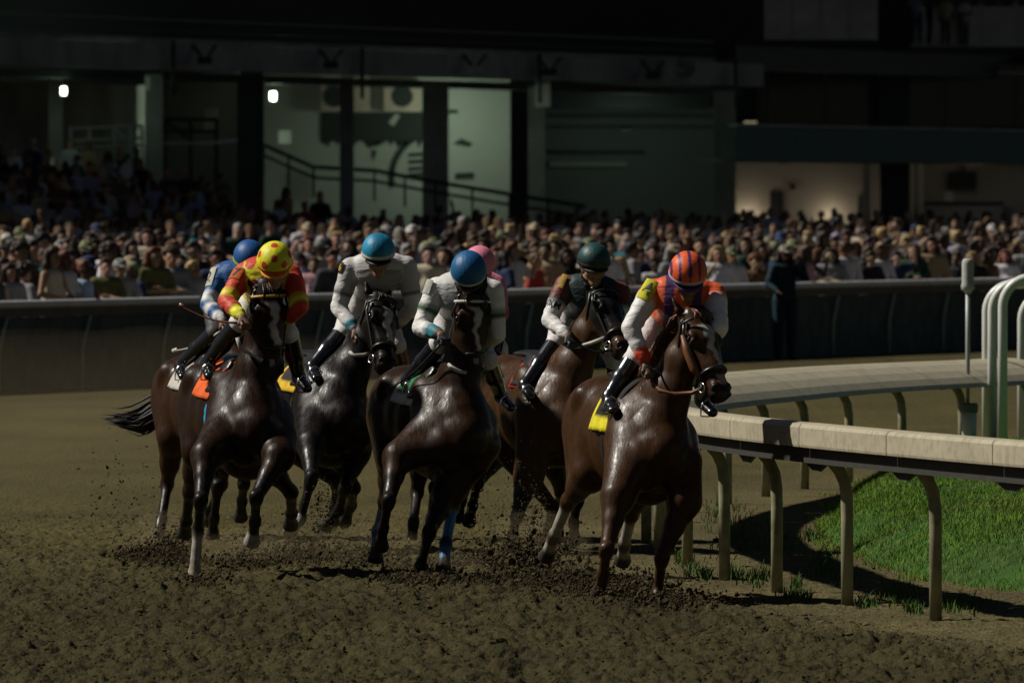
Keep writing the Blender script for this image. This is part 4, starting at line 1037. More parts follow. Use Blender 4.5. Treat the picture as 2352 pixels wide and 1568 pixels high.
for p in RAIL[1:-2]:
    i = int(np.argmin(np.hypot(RC[:, 0] - p[0], RC[:, 1] - p[1]))); nm_ = rnorm(i); zs = rscale(i); c = RC[i]
    b = MB(); P3 = lambda o_, z: V(c[0] + nm_[0] * o_, c[1] + nm_[1] * o_, z * zs)
    b.tube([P3(.30, -.05), P3(.30, .55), P3(.297, .68), P3(.285, .765), P3(.25, .84), P3(.20, .90), P3(.14, .95)], .038, 12)
    child('rail_post', b.mesh('rail_post', True), M['post'], rail)
    gb = MB(); t_ = np.array([-nm_[1], nm_[0]]); gv = []
    for d_, z_ in ((-.34, .89), (.34, .89), (.09, .835), (-.09, .835)):
        for o_ in (.10, .12): gv.append((c[0] + nm_[0] * o_ + t_[0] * d_, c[1] + nm_[1] * o_ + t_[1] * d_, z_ * zs))
    gb.add(gv, [(0, 2, 4, 6), (7, 5, 3, 1), (0, 1, 3, 2), (2, 3, 5, 4), (4, 5, 7, 6), (6, 7, 1, 0)])
    child('gusset', gb.mesh('gusset'), M['rail_shade'], rail)

# ------------------------------------------------------------------ white hoops and marker post on the infield
M['white_pipe'] = node_mat('white_pipe', (.66, .68, .63), rough=.35, spec=.5, var=.06, vscale=5, dark=(.3,.3,.26), dscale=5, damt=.25)
M['foam'] = node_mat('foam_pad', (.40, .40, .38), rough=.8, var=.15, vscale=12, dark=(.2,.19,.16), dscale=10, damt=.4)
M['grey_cap'] = node_mat('grey_cap', (.16, .18, .16), rough=.7)
hl = ['white bent pipe hoop nearest the marker post, slightly behind its neighbour', 'white bent pipe hoop just behind the tallest leading hoop', 'white bent pipe hoop standing in front of the others on the grass', 'white bent pipe hoop at the right edge of the picture']
for (bx, by, ty, Zs, lb) in [(2266, 982, 652, 106.2, hl[0]), (2279, 986, 648, 104.2, hl[1]), (2303, 1000, 638, 101.2, hl[2]), (2347, 968, 672, 108.5, hl[3])]:
    p0 = W(bx, by, Zs); top = W(bx, ty, Zs)[2] ; zb = float(bank_h(np.array([p0[0]]), np.array([p0[1]]))[0]) - .05
    r = .26; b = MB(); pts = [V(p0[0], p0[1], min(zb, p0[2]))]
    pts.append(V(p0[0], p0[1], top - r - .1))
    for a in np.linspace(pi, pi / 2, 9): pts.append(V(p0[0] + r + r * cos(a), p0[1], top - r + r * sin(a)))
    for a in np.linspace(pi / 2, 0, 9): pts.append(V(p0[0] + r + .75 + r * cos(a), p0[1], top - r + r * sin(a)))
    pts.append(V(p0[0] + 2 * r + .75, p0[1], min(zb, p0[2])))
    tag(link('pipe_hoop', b.tube(pts, .043, 16).mesh('pipe_hoop', True), M['white_pipe']), lb, 'pipe hoop', 'white pipe hoops on the infield')
Zs = 104.0; p = W(2226, 985, Zs); mp_ = empty('marker_post', (p[0], p[1], p[2]), 'thin grey marker post with a padded foam head and a white socket base', 'marker post')
def lathe(prof, c, n=20):
    b = MB(); vs = [(c[0] + r * cos(2*pi*k/n), c[1] + r * sin(2*pi*k/n), z) for r, z in prof for k in range(n)]
    b.add(vs, [(i*n+k, i*n+(k+1) % n, (i+1)*n+(k+1) % n, (i+1)*n+k) for i in range(len(prof)-1) for k in range(n)] + [tuple(range(n))[::-1], tuple(range((len(prof)-1)*n, len(prof)*n))]); return b
zq = lambda y: W(0, y, Zs)[2]
child('socket', lathe([(.065, zq(985) - .2), (.068, zq(985)), (.072, zq(947))], p).mesh('socket', True), M['white_pipe'], mp_)
child('socket_cap', lathe([(.078, zq(947)), (.082, zq(944)), (.082, zq(930)), (.072, zq(925))], p).mesh('socket_cap', True), M['grey_cap'], mp_)
q_ = p + V(-.012, 0, 0)
child('pole', lathe([(.017, zq(926)), (.021, zq(800)), (.021, zq(672))], q_).mesh('pole', True), node_mat('grey_pole', (.34,.36,.34), rough=.4), mp_)
child('foam_head', lathe([(.028, zq(674)), (.042, zq(668)), (.060, zq(664)), (.062, zq(656)), (.055, zq(648)), (.055, zq(606)), (.050, zq(598)), (.034, zq(594))], q_).mesh('foam_head', True), M['foam'], mp_)

# ------------------------------------------------------------------ outer fence with dark screen
M['screen'] = node_mat('dark_screen', (.085, .10, .092), rough=.85, spec=.15, var=.35, vscale=3, bump=.2, bscale=6, bdist=.03, dark=(.07, .065, .05), dscale=2, damt=.3)
M['cap'] = node_mat('fence_cap', (.62, .59, .56), rough=.35, var=.15, vscale=2)
M['board'] = node_mat('fence_board', (.10, .075, .062), rough=.7, var=.25, vscale=2)
fence = empty('outer_fence', tuple(FP(1176)), 'long outer fence with pale cap rail and dark mesh screen before the crowd', 'fence')
a0, a1 = FP(-500), FP(2900)
def fslab(za, zb, v0, v1): return MB().prism([tuple((p + FV * v)[:2]) for p, v in ((a0, v0), (a1, v0), (a1, v1), (a0, v1))], za, zb)
child('screen', fslab(-.02, .955, .03, .06).mesh('screen'), M['screen'], fence)
child('fascia_board', fslab(.96, 1.095, .0, .07).mesh('fascia_board'), M['board'], fence)
child('cap_rail', MB().tube([a0 + (a1 - a0) * t + FV * .03 + V(0, 0, 1.12) for t in np.linspace(0, 1, 30)], .055, 16).mesh('cap_rail', True), M['cap'], fence)
Lf_ = np.linalg.norm(a1 - a0); nP = int(Lf_ / 2.9)
M['fpost'] = node_mat('fence_post', (.40, .46, .30), rough=.6, var=.2)
for i in range(nP):
    c = a0 + (a1 - a0) * (i + .4) / nP; b = MB()
    b.tube([c + FV * -.02 + FD * .30 + V(0, 0, .95), c + FV * -.025 + FD * .14 + V(0, 0, .74), c + FV * -.025 + FD * .02 + V(0, 0, .55), c + FV * -.025 + V(0, 0, .35), c + FV * -.025 + V(0, 0, -.05)], .022, 8)
    child('fence_post', b.mesh('fence_post', True), M['fpost'], fence)

# ------------------------------------------------------------------ dust hanging behind the pack
dm = bpy.data.materials.new('dust'); dm.use_nodes = True; t = dm.node_tree; t.nodes.remove(t.nodes['Principled BSDF'])
pv = t.nodes.new('ShaderNodeVolumePrincipled'); pv.inputs['Color'].default_value = (.62, .50, .30, 1); pv.inputs['Density'].default_value = .0035; pv.inputs['Anisotropy'].default_value = .2
t.links.new(pv.outputs[0], t.nodes['Material Output'].inputs['Volume'])
def puffs(name, L_, dens, label):
    m = dm.copy(); m.name = name; m.node_tree.nodes['Principled Volume'].inputs['Density'].default_value = dens
    dust = MB()
    for c, r in L_:
        n = 20; vs = []; fs = []
        for i in range(n + 1):
            for j in range(2 * n):
                th = pi * i / n; ph = pi * j / n; q = V(sin(th) * cos(ph), sin(th) * sin(ph), cos(th))
                vs.append(c + r * q * (1 + .12 * sin(5 * ph + 3 * th) * sin(th)))
        for i in range(n):
            for j in range(2 * n):
                a_ = i * 2 * n + j; q = i * 2 * n + (j + 1) % (2 * n); fs.append((a_, a_ + 2 * n, q + 2 * n, q))
        dust.add(vs, fs)
    tag(link(name, dust.mesh(name, True), m), label, 'dust', kind='stuff')
puffs('dust_cloud', [(V(-3.6, 104, .1), V(4.4, 20, 1.2))], .0035, 'faint brown dust hanging over the track behind the left of the pack')
puffs('hoof_dust', [(W(x, y, Zq), V(rx, 1.1, rz)) for x, y, Zq, rx, rz in ((380, 1255, 79.5, .34, .26), (640, 1270, 78.5, .6, .2), (830, 1275, 78.5, .5, .22), (1020, 1325, 76, .4, .16), (1230, 1262, 78, .4, .28), (1360, 1335, 74.5, .5, .12))], .09, 'soft puffs of dust around the galloping hooves')
# ------------------------------------------------------------------ grandstand
zat = lambda px, y, k: H - (y - HY) / FS(px, k)
M['conc'] = node_mat('dark_concrete', (.32, .305, .29), rough=.85, var=.3, vscale=.6, dark=(.06, .06, .055), dscale=.4, damt=.5)
M['steel'] = node_mat('dark_steel', (.035, .038, .04), rough=.6, var=.2, vscale=1)
M['plaster'] = node_mat('pale_plaster', (.50, .47, .43), rough=.8, var=.12, vscale=.7, dark=(.25, .24, .22), dscale=.35, damt=.5)
M['plaster2'] = node_mat('grey_plaster', (.24, .24, .23), rough=.8, var=.12, vscale=.6, dark=(.14, .14, .13), dscale=.3, damt=.4)
M['beige'] = node_mat('beige_wall', (.42, .375, .30), rough=.8, var=.12, vscale=.8)
M['teal_canopy'] = node_mat('teal_canopy', (.045, .095, .085), rough=.6, var=.2, vscale=.5)
M['panel'] = node_mat('pale_panel', (.66, .64, .62), rough=.7, var=.2, vscale=1.2, dark=(.16, .16, .15), dscale=.8, damt=.4)
M['apron'] = node_mat('apron_paving', (.12, .115, .11), rough=.9, var=.2, vscale=1)
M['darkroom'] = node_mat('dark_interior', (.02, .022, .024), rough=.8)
M['glass'] = node_mat('window_glass', (.02, .03, .035), rough=.08, spec=.6)
M['lampglow'] = node_mat('lamp_glow', (.9, .95, .9), emit=(.92, 1, .93), estr=6)
M['wood_pink'] = node_mat('pinkish_box', (.55, .40, .33), rough=.6, var=.15, vscale=3)
M['mural_dark'] = node_mat('mural_dark', (.035, .035, .035), rough=.8)
M['brass'] = node_mat('strip_light', (.5,.4,.25), emit=(.9,.75,.45), estr=.28)
gs = empty('grandstand', tuple(FP(1176, .52)), 'large dark multi storey grandstand behind the crowd with columns and lit back wall', 'grandstand')
def fprism(x0, x1, z0, z1, k, th): p0, p1 = FP(x0, k), FP(x1, k); return MB().prism([tuple((p + FV * v)[:2]) for p, v in ((p0, 0), (p1, 0), (p1, th), (p0, th))], z0, z1)
def fp(name, x0, x1, z0, z1, k, th, mat, par=gs): return child(name, fprism(x0, x1, z0, z1, k, th).mesh(name), M[mat], par)
def cbox(x0, x1, y0, y1, Zd, th):
    a = W(x0, y1, Zd); b = W(x1, y0, Zd); return MB().box((a[0], Zd, a[2]), (b[0], Zd + th, b[2]))
def cb(name, x0, x1, y0, y1, Zd, th, mat, par=gs): return child(name, cbox(x0, x1, y0, y1, Zd, th).mesh(name), M[mat], par)
ZB = lambda px, k: F / FS(px, k)
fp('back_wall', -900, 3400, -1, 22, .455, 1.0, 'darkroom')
p0, p1 = FP0 - FD * 60, FP0 + FD * 420; vF, vB = 36, 75
child('shade_roof', MB().prism([tuple((p + FV * v)[:2]) for p, v in ((p0, vF), (p1, vF), (p1, vB), (p0, vB))], 17.0, 17.7).mesh('shade_roof'), M['conc'], gs)  # unseen slab above the view, added to shade the back rows and facade
fp('fascia_beam', -400, 1755, 5.78, 6.45, .52, .6, 'conc')
fp('balcony_slab', -400, 3200, 6.5, 6.62, .515, 6, 'conc')
fp('soffit_beam', -400, 1700, 5.55, 5.765, .508, .7, 'steel')
fp('balcony_rail', -400, 1640, 7.02, 7.06, .522, .05, 'plaster2')
fp('balcony_rail', -400, 1640, 6.74, 6.77, .522, .04, 'steel')
for i, (x0, x1) in enumerate([(112, 142), (333, 372), (545, 606), (780, 812), (970, 1030), (1213, 1252), (1640, 1690), (2022, 2090)]):
    top = 5.7 if x0 < 1700 else 9.0
    k = .512 if i not in (0,) else .50; Zc_ = ZB((x0 + x1) / 2, k); a = W(x0, 500, Zc_); b = W(x1, 500, Zc_)
    child('column', MB().box((a[0], Zc_, 0), (b[0], Zc_ + .6, top)).mesh('column'), M['conc' if i not in (2, 7) else 'steel'], gs)
for x0 in (341, 1228): 
    Zc_ = ZB(x0, .514) - .3; cb('junction_box', x0 - 8 if x0 < 900 else 1228, x0 + 4 if x0 < 900 else 1264, 176, 208 if x0 < 900 else 246, Zc_, .15, 'panel')
# lit back wall with its boxes and painted panel
Zw = ZB(850, .482)
cb('lit_wall', 604, 1172, 170, 520, Zw, .3, 'plaster'); cb('side_wall', 372, 548, 160, 480, ZB(460, .485), .3, 'plaster2')
cb('grey_wall', 1250, 1645, 240, 520, ZB(1450, .488), .3, 'plaster2'); cb('wall_soffit', 1255, 1632, 194, 250, ZB(1450, .492), 3, 'steel')
cb('wall_duct', 1260, 1480, 345, 352, ZB(1450, .488) - .2, .18, 'steel'); cb('wall_duct', 1262, 1440, 372, 383, ZB(1450, .488) - .2, .18, 'plaster')
for x0, x1 in ((737, 782), (882, 966)):
    o = cb('fan_box', x0, x1, 190, 256, Zw - .5, .45, 'wood_pink'); c = W((x0 + x1) / 2 + (0 if x0 > 800 else 8), 222, Zw - .5); b = MB()
    r = .31; b.add([c + V(r * cos(a), -.03, r * sin(a)) for a in np.linspace(0, 2*pi, 33)[:-1]] + [c + V(r * cos(a), .02, r * sin(a)) for a in np.linspace(0, 2*pi, 33)[:-1]], [tuple(range(32))[::-1]] + [(i, (i+1) % 32, 32 + (i+1) % 32, 32 + i) for i in range(32)])
    ch = link('fan_grille', b.mesh('fan_grille'), M['mural_dark'], o); ch.location = (0, 0, 0)
cb('wall_box', 812, 850, 176, 256, Zw - .3, .28, 'wood_pink')
mu = cb('painted_panel', 737, 970, 258, 324, Zw - .05, .04, 'mural_dark')
tip = lambda x, y: W(x, y, Zw - .04)
def shape(v, fc):
    o = link('painted_shape', MB().add(v, fc).mesh('painted_shape'), M['mural_dark'], mu); o.location = (0, 0, 0)
for i in range(15):     # ragged painted fringe below the dark panel
    x = 740 + i * 16 + random.uniform(-4, 4); l = random.uniform(4, 22); a = tip(x - 6, 323); c = tip(x + 7, 323); d = tip(x + random.uniform(-4, 4), 323 + l)
    shape([a, c, d], [(0, 1, 2)])
for j, (cx, cy, R_, a0_, a1_) in enumerate([(1010, 408, 118, 2.1, 3.35)]):
    n = 24; vs = []
    for t in np.linspace(a0_, a1_, n):
        for rr in (R_, R_ - 14): vs.append(tip(cx + rr * cos(t), cy - rr * sin(t) * .95))
    shape(vs, [(2*i, 2*i+1, 2*i+3, 2*i+2) for i in range(n-1)])
for y in (352, 368, 384, 398): shape([tip(938, y), tip(972, y - 2), tip(972, y + 6), tip(938, y + 8)], [(0, 3, 2, 1)])
shape([tip(896, 306), tip(912, 298), tip(932, 330), tip(914, 338)], [(0, 3, 2, 1)])
shape([tip(1040, 330), tip(1060, 318), tip(1086, 330), tip(1078, 338)], [(0, 3, 2, 1)]); shape([tip(1046, 398), tip(1088, 396), tip(1090, 410), tip(1044, 412)], [(0, 3, 2, 1)])
shape([tip(852, 345), tip(866, 345), tip(858, 370)], [(0, 2, 1)]); shape([tip(836, 324), tip(880, 322), tip(872, 334), tip(846, 340)], [(0, 3, 2, 1)])
child('painted_band', MB().add([tip(892, 282), tip(908, 262), tip(920, 266), tip(904, 290)], [(0, 1, 2, 3)]).mesh('painted_band'), M['plaster'], gs).location = tuple(-a + b_ for a, b_ in zip(gs['_o'], (0, -.06, 0)))
# stair with sloping hand rails
st = empty('stair_railing', tuple(W(900, 430, ZB(900, .505))), 'dark sloping stair hand rail in front of the lit back wall', 'stair railing')
Zr = ZB(900, .516)
for dy, r in ((0, .055), (24, .04)):
    child('hand_rail', MB().tube([W(x, y + dy, Zr) for x, y in ((606, 333), (720, 384), (860, 392), (1000, 418), (1170, 446), (1345, 474))], r, 8).mesh('hand_rail', True), M['steel'], st)
for x, y in ((606, 333), (663, 358), (720, 384), (790, 388), (860, 392), (930, 405), (1000, 418), (1085, 432), (1170, 446), (1258, 460)):
    child('baluster', MB().tube([W(x, y, Zr), W(x, y + 70, Zr)], .035, 6).mesh('baluster', True), M['steel'], st)
ld = empty('left_railing', tuple(W(440, 330, ZB(440, .506))), 'pale topped railing of the left landing beside the dark column', 'railing')
Zl = ZB(440, .506)
child('top_bar', MB().tube([W(373, 330, Zl), W(480, 329, Zl), W(545, 322, Zl)], .05, 8).mesh('top_bar', True), M['panel'], ld)
for y in (275, 302): child('bar', MB().tube([W(380, y, Zl), W(497, y, Zl)], .045, 8).mesh('bar', True), M['steel'], ld)
for x in (380, 438, 497): child('upright', MB().tube([W(x, 272, Zl), W(x, 420, Zl)], .045, 8).mesh('upright', True), M['steel'], ld)
child('brace', MB().tube([W(384, 280, Zl), W(430, 318, Zl)], .04, 8).mesh('brace', True), M['steel'], ld)
# right wing: canopy, upper windows, lit ground floor
fp('canopy', 1690, 3300, zat(1700, 370, .525), zat(1700, 290, .525), .525, .5, 'teal_canopy')
fp('canopy_edge', 1695, 3300, zat(1700, 290, .525) + .005, zat(1700, 290, .525) + .05, .5255, .3, 'panel')
fp('canopy_floor', 1690, 3300, zat(1700, 372, .525), zat(1700, 372, .525) + .1, .524, 1.2, 'conc')
for x0, x1, y0, y1 in ((1755, 2016, -40, 92), (2094, 2420, 16, 108)):
    pn = cb('parapet_panel', x0, x1, y0, y1, ZB((x0 + x1) / 2, .522), .2, 'panel')
    for i in range(1, 4): 
        xm = x0 + (x1 - x0) * i / 4 - 1; o = link('panel_seam', cbox(xm, xm + 1.6, y0 + 2, y1 - 2, ZB((x0 + x1) / 2, .522) - .012, .01).mesh('panel_seam'), M['conc'], pn); o.location = (0, 0, 0)
fp('upper_beam', 1690, 3300, zat(1700, 160, .518), zat(1700, 105, .518), .518, .6, 'steel')
Zu = ZB(2000, .500)
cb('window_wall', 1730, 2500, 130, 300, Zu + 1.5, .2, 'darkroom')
for x in (1735, 1745, 1760, 1895, 2050, 2172, 2330): cb('window_mullion', x, x + 4, 146, 292, Zu, .12, 'teal_canopy')
cb('window_head', 1740, 2020, 148, 152, Zu - .02, .12, 'panel'); cb('window_head', 2100, 2400, 166, 170, Zu - .02, .12, 'panel')
cb('window_pane', 1740, 2400, 150, 292, Zu + .15, .02, 'glass')
cb('strip_light', 1709, 1738, 279, 283, ZB(1720, .516) - .2, .12, 'brass')
Zg = ZB(2000, .503)
cb('ground_floor_wall', 1688, 2100, 366, 530, Zg, .2, 'beige'); cb('ground_floor_wall', 2092, 2480, 366, 530, Zg + 2, .2, 'beige')
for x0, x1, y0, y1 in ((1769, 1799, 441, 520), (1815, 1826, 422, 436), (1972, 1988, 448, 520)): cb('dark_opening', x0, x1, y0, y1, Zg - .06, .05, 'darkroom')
cb('slim_post', 1981, 1999, 372, 520, Zg - 1.2, .2, 'plaster'); cb('slim_post', 2109, 2122, 376, 520, Zg - 1.0, .2, 'plaster')
tvp = empty('television', tuple(W(2215, 412, Zg + 1)), 'dark flat television hanging in the ground floor room at right', 'television')
child('screen', cbox(2183, 2242, 394, 432, Zg + 1.2, .12).mesh('screen'), M['darkroom'], tvp); child('bracket', cbox(2206, 2218, 376, 394, Zg + 1.25, .06).mesh('bracket'), M['steel'], tvp)
bc = empty('bar_counter', tuple(W(2200, 480, Zg + .5)), 'low bar counter with dark top in the ground floor room', 'counter')
child('counter_front', cbox(2125, 2300, 470, 525, Zg + .8, .6).mesh('counter_front'), M['plaster2'], bc); child('counter_top', cbox(2120, 2306, 463, 470, Zg + .7, .8).mesh('counter_top'), M['mural_dark'], bc)
cb('wall_poster', 2168, 2190, 438, 462, Zg + 1.9, .05, 'panel')
# left terrace steps
for i in range(6):
    fp('terrace_step', -300, 620, 0, .45 + .34 * i, .60 - .017 * i, 2.6, 'apron')
child('left_wall', fprism(-500, 345, 0, 5.6, .478, .3).mesh('left_wall'), M['conc'], gs)
# paved apron rising gently to the building
gx = np.linspace(-900, 3200, 60); ks = np.linspace(.999, .47, 24); vs = []
def rise(k): return max(0.0, (1 - k) / .4 * .42 - .01)
for x in gx:
    for k in ks: p = FP(x, k); vs.append((p[0], p[1], rise(k) + .02))
fs = [(i * 24 + j, i * 24 + j + 1, (i + 1) * 24 + j + 1, (i + 1) * 24 + j) for i in range(59) for j in range(23)]
tag(link('apron', mesh_np('apron', vs, fs), M['apron']), 'paved spectator apron behind the outer fence', 'paving', kind='structure')
# lit lamps of the grandstand; ceiling lamps placed to light its rooms
def lamp(px, py, k, energy, label, colr):
    Zl = ZB(px, k); c = W(px, py, Zl); r = empty('wall_lamp', tuple(c), label, 'lamp', 'lit lamps of the grandstand')
    child('lamp_lens', cbox(px - 6, px + 6, py - 9, py + 9, Zl - .1, .1).mesh('lamp_lens'), M['lampglow'], r)
    child('lamp_body', cbox(px - 8, px + 8, py - 11, py + 11, Zl + .001, .14).mesh('lamp_body'), M['steel'], r)
    l = bpy.data.lights.new('lamp_light', 'POINT'); l.energy = energy; l.color = colr; l.shadow_soft_size = .12
    o = bpy.data.objects.new('lamp_light', l); COL.objects.link(o); o.parent = r; o.location = (.05, -.5, -.1)
lamp(146, 209, .507, 25, 'small bright lamp on the far left column', (.65, 1, .72))
lamp(627, 221, .490, 240, 'small bright lamp on the wide column by the lit wall', (.74, 1, .72))
def uplight(px, Zd, energy, label, colr):
    c = W(px, 505, Zd - .5); r = empty('uplight', tuple(c), label, 'lamp', 'uplights of the ground floor wall')
    child('lamp_body', MB().tube([c - V(0, 0, .25), c - V(0, 0, .12)], .10, 12).mesh('lamp_body', True), M['steel'], r); child('lamp_lens', MB().tube([c - V(0, 0, .119), c - V(0, 0, .10)], .085, 12).mesh('lamp_lens', True), M['brass'], r)
    l = bpy.data.lights.new('lamp_light', 'POINT'); l.energy = energy; l.color = colr; l.shadow_soft_size = .1
    o = bpy.data.objects.new('lamp_light', l); COL.objects.link(o); o.parent = r; o.location = (0, 0, .05)
uplight(1718, Zg, 11, 'small uplight at the left end of the beige wall', (1, .86, .68)); uplight(1910, Zg, 11, 'small uplight in the middle of the beige wall', (1, .86, .68))
def ceil(px, py, Zd, energy, label, colr):
    c = W(px, py, Zd); r = empty('ceiling_lamp', tuple(c), label, 'lamp', 'ceiling lamps under the stand')
    child('lamp_body', MB().tube([c, c + V(0, 0, .12)], .16, 14).mesh('lamp_body', True), M['steel'], r)
    l = bpy.data.lights.new('lamp_light', 'POINT'); l.energy = energy; l.color = colr; l.shadow_soft_size = .5
    o = bpy.data.objects.new('lamp_light', l); COL.objects.link(o); o.parent = r; o.location = (0, 0, -.12)
ceil(1800, 376, Zg - 3, 7, 'round ceiling lamp under the teal canopy at left', (1, .9, .72)); ceil(2230, 380, Zg - 1.5, 12, 'round ceiling lamp under the teal canopy above the bar', (1, .9, .72))
ceil(1040, 262, Zw - 2.4, 85, 'round ceiling lamp in front of the lit green wall', (.70, 1, .74)); ceil(1440, 300, ZB(1450, .488) - 4.5, 36, 'round ceiling lamp in front of the grey wall', (.70, 1, .78))

# clutter on the facade: drain pipes, brackets, horn loudspeaker, cable trays, signs
for x in (398, 832, 1690, 1240):
    child('drain_pipe', MB().tube([W(x, y, ZB(x, .521) - .25) for y in (HY - 4.0 * FS(x, .52), HY - 3.0 * FS(x, .52), HY - 2.6 * FS(x, .52))] , .05, 8).mesh('drain_pipe', True), M['steel'], gs)
for x in (470, 760, 1090, 1262, 1500):
    z0 = HY - 3.75 * FS(x, .52); zd = ZB(x, .521) - .3
    child('flood_bracket', MB().tube([W(x - 26, z0 - 12, zd), W(x, z0 + 22, zd - .5), W(x + 26, z0 - 12, zd)], .05, 6).mesh('flood_bracket', True), M['steel'], gs)
    child('flood_head', cbox(x - 17, x + 17, z0 + 14, z0 + 30, zd - .9, .35).mesh('flood_head'), M['panel' if x == 1090 else 'steel'], gs)
hs_ = empty('horn_loudspeaker', tuple(W(1565, 158, ZB(1565, .523) - .3)), 'pale grey horn loudspeaker hanging on the fascia right of centre', 'loudspeaker')
c = W(1566, 158, ZB(1565, .523) - .5); b = MB(); n = 18
rings = [(0, .40), (.25, .30), (.5, .16), (.8, .10)]
b.add([c + V(r * cos(2*pi*k/n), d, r * .8 * sin(2*pi*k/n)) for d, r in rings for k in range(n)], [(i*n+k, i*n+(k+1) % n, (i+1)*n+(k+1) % n, (i+1)*n+k) for i in range(3) for k in range(n)] + [tuple(range(3*n, 4*n))])
child('horn', b.mesh('horn', True), M['panel'], hs_); child('bracket', MB().tube([c + V(0, .5, .1), c + V(0, .8, .4)], .04, 6).mesh('bracket', True), M['steel'], hs_)
for x0, x1, y0, y1, k in ((1150, 1172, 300, 316, .4825), (640, 668, 300, 330, .4825), (470, 500, 250, 300, .487)): cb('wall_notice', x0, x1, y0, y1, ZB(x0, k) - .25, .04, 'panel')
for y in (268, 292): cb('cable_tray', 1254, 1640, y, y + 3, ZB(1450, .4885) - .2, .12, 'steel')

l2 = empty('left_railing', tuple(W(250, 330, ZB(250, .506))), 'dark railing with slanting bars on the far left landing', 'railing'); Z2 = ZB(250, .507)
for y in (292, 320, 336): child('bar', MB().tube([W(160, y + 4, Z2), W(328, y - 3, Z2)], .045, 8).mesh('bar', True), M['conc'], l2)
for x in (162, 205, 262, 300, 326): child('upright', MB().tube([W(x, 290, Z2), W(x + 3, 400, Z2)], .045, 8).mesh('upright', True), M['conc'], l2)
child('brace', MB().tube([W(262, 292, Z2), W(300, 336, Z2)], .04, 8).mesh('brace', True), M['conc'], l2)
# ------------------------------------------------------------------ spectators
def tint_mat(name, rough=.7, spec=.3, bump=0.0):
    m = node_mat(name, attr=True, rough=rough, spec=spec, bump=bump, bscale=14, bdist=.02); t = m.node_tree
    oi = t.nodes.new('ShaderNodeObjectInfo'); mx = t.nodes.new('ShaderNodeVectorMath'); mx.operation = 'MULTIPLY'
    at = [n_ for n_ in t.nodes if n_.type == 'ATTRIBUTE'][0]; p = t.nodes['Principled BSDF']
    t.links.new(at.outputs['Color'], mx.inputs[0]); t.links.new(oi.outputs['Color'], mx.inputs[1]); t.links.new(mx.outputs[0], p.inputs['Base Color']); return m
MS, MC, MH = tint_mat('spectator_skin', .55), tint_mat('spectator_cloth', .8, .2, .5), tint_mat('spectator_hair', .6)
ONE = (1, 1, 1); DK = (.25, .2, .2)
POSES = {  # elbow, wrist for left(-x) and right(+x)
 'down': (((-.25,.02,1.13),(-.27,-.08,.90)), ((.25,.02,1.13),(.27,-.08,.90))),
 'lean': (((-.27,-.02,1.14),(-.12,-.24,1.08)), ((.27,-.02,1.14),(.10,-.25,1.08))),
 'phone': (((-.26,-.02,1.14),(-.20,-.20,1.05)), ((.27,-.14,1.24),(.14,-.30,1.48))),
 'wave': (((-.24,.02,1.13),(-.26,-.10,.92)), ((.34,-.04,1.52),(.30,-.12,1.76))),
 'cross': (((-.26,-.04,1.15),(.05,-.19,1.17)), ((.26,-.04,1.15),(-.06,-.20,1.20)))}
BODY, SHIRT, HAIR, LEGS = {}, {}, {}, {}
lo, hi = V(-.45, -.42, -.02), V(.45, .3, 1.95)
def person_body(pose):
    f = Field(lo, hi, .0165); A = POSES[pose]
    for sd in (-1, 1):
        f.chain([V(sd*.09,0,.90), V(sd*.10,-.01,.48), V(sd*.10,.02,.07)], [.075,.05,.038], col=ONE); f.cap(V(sd*.10,.03,.05), V(sd*.11,-.13,.03), .038, .032, k=.02, col=ONE)
        e, w_ = A[0 if sd < 0 else 1]; f.chain([V(sd*.17,0,1.39), V(*e), V(*w_)], [.047,.038,.028], col=ONE); h_ = V(*w_) + unit(V(*w_) - V(*e)) * .07
        f.cap(V(*w_), h_, .030, .032, .02, .018, k=.015, col=ONE)
        for q in (-1.5, -.5, .5, 1.5): f.cap(h_, h_ + unit(V(*w_) - V(*e)) * .055 + V(q * .016, -.012, 0), .010, .009, k=.004, col=ONE)
    f.cap(V(0,0,.95), V(0,0,1.36), .13, .15, .09, .09, up=V(0,1,0), k=.05, col=ONE); f.cap(V(0,.01,1.40), V(0,-.01,1.52), .052, k=.03, col=ONE)
    f.cap(V(0,.01,1.615), V(0,-.005,1.60), .074, .074, .09, .09, up=V(0,1,0), k=.03, col=ONE); f.cap(V(0,-.03,1.57), V(0,-.055,1.525), .056, .04, k=.03, col=ONE)
    f.cap(V(0,-.088,1.59), V(0,-.108,1.56), .014, .018, k=.015, col=ONE)
    for sd in (-1, 1):
        f.cap(V(sd*.03,-.088,1.60), V(sd*.034,-.086,1.60), .013, k=.006, col=DK, kc=.004); f.cap(V(sd*.076,.0,1.60), V(sd*.074,0,1.57), .016, k=.01, col=ONE)
    f.cap(V(-.02,-.088,1.532), V(.02,-.088,1.532), .010, k=.006, col=(.6,.35,.35), kc=.004)
    P, Fc, C = f.surf(); return mesh_np('spectator_body', P, Fc, C)
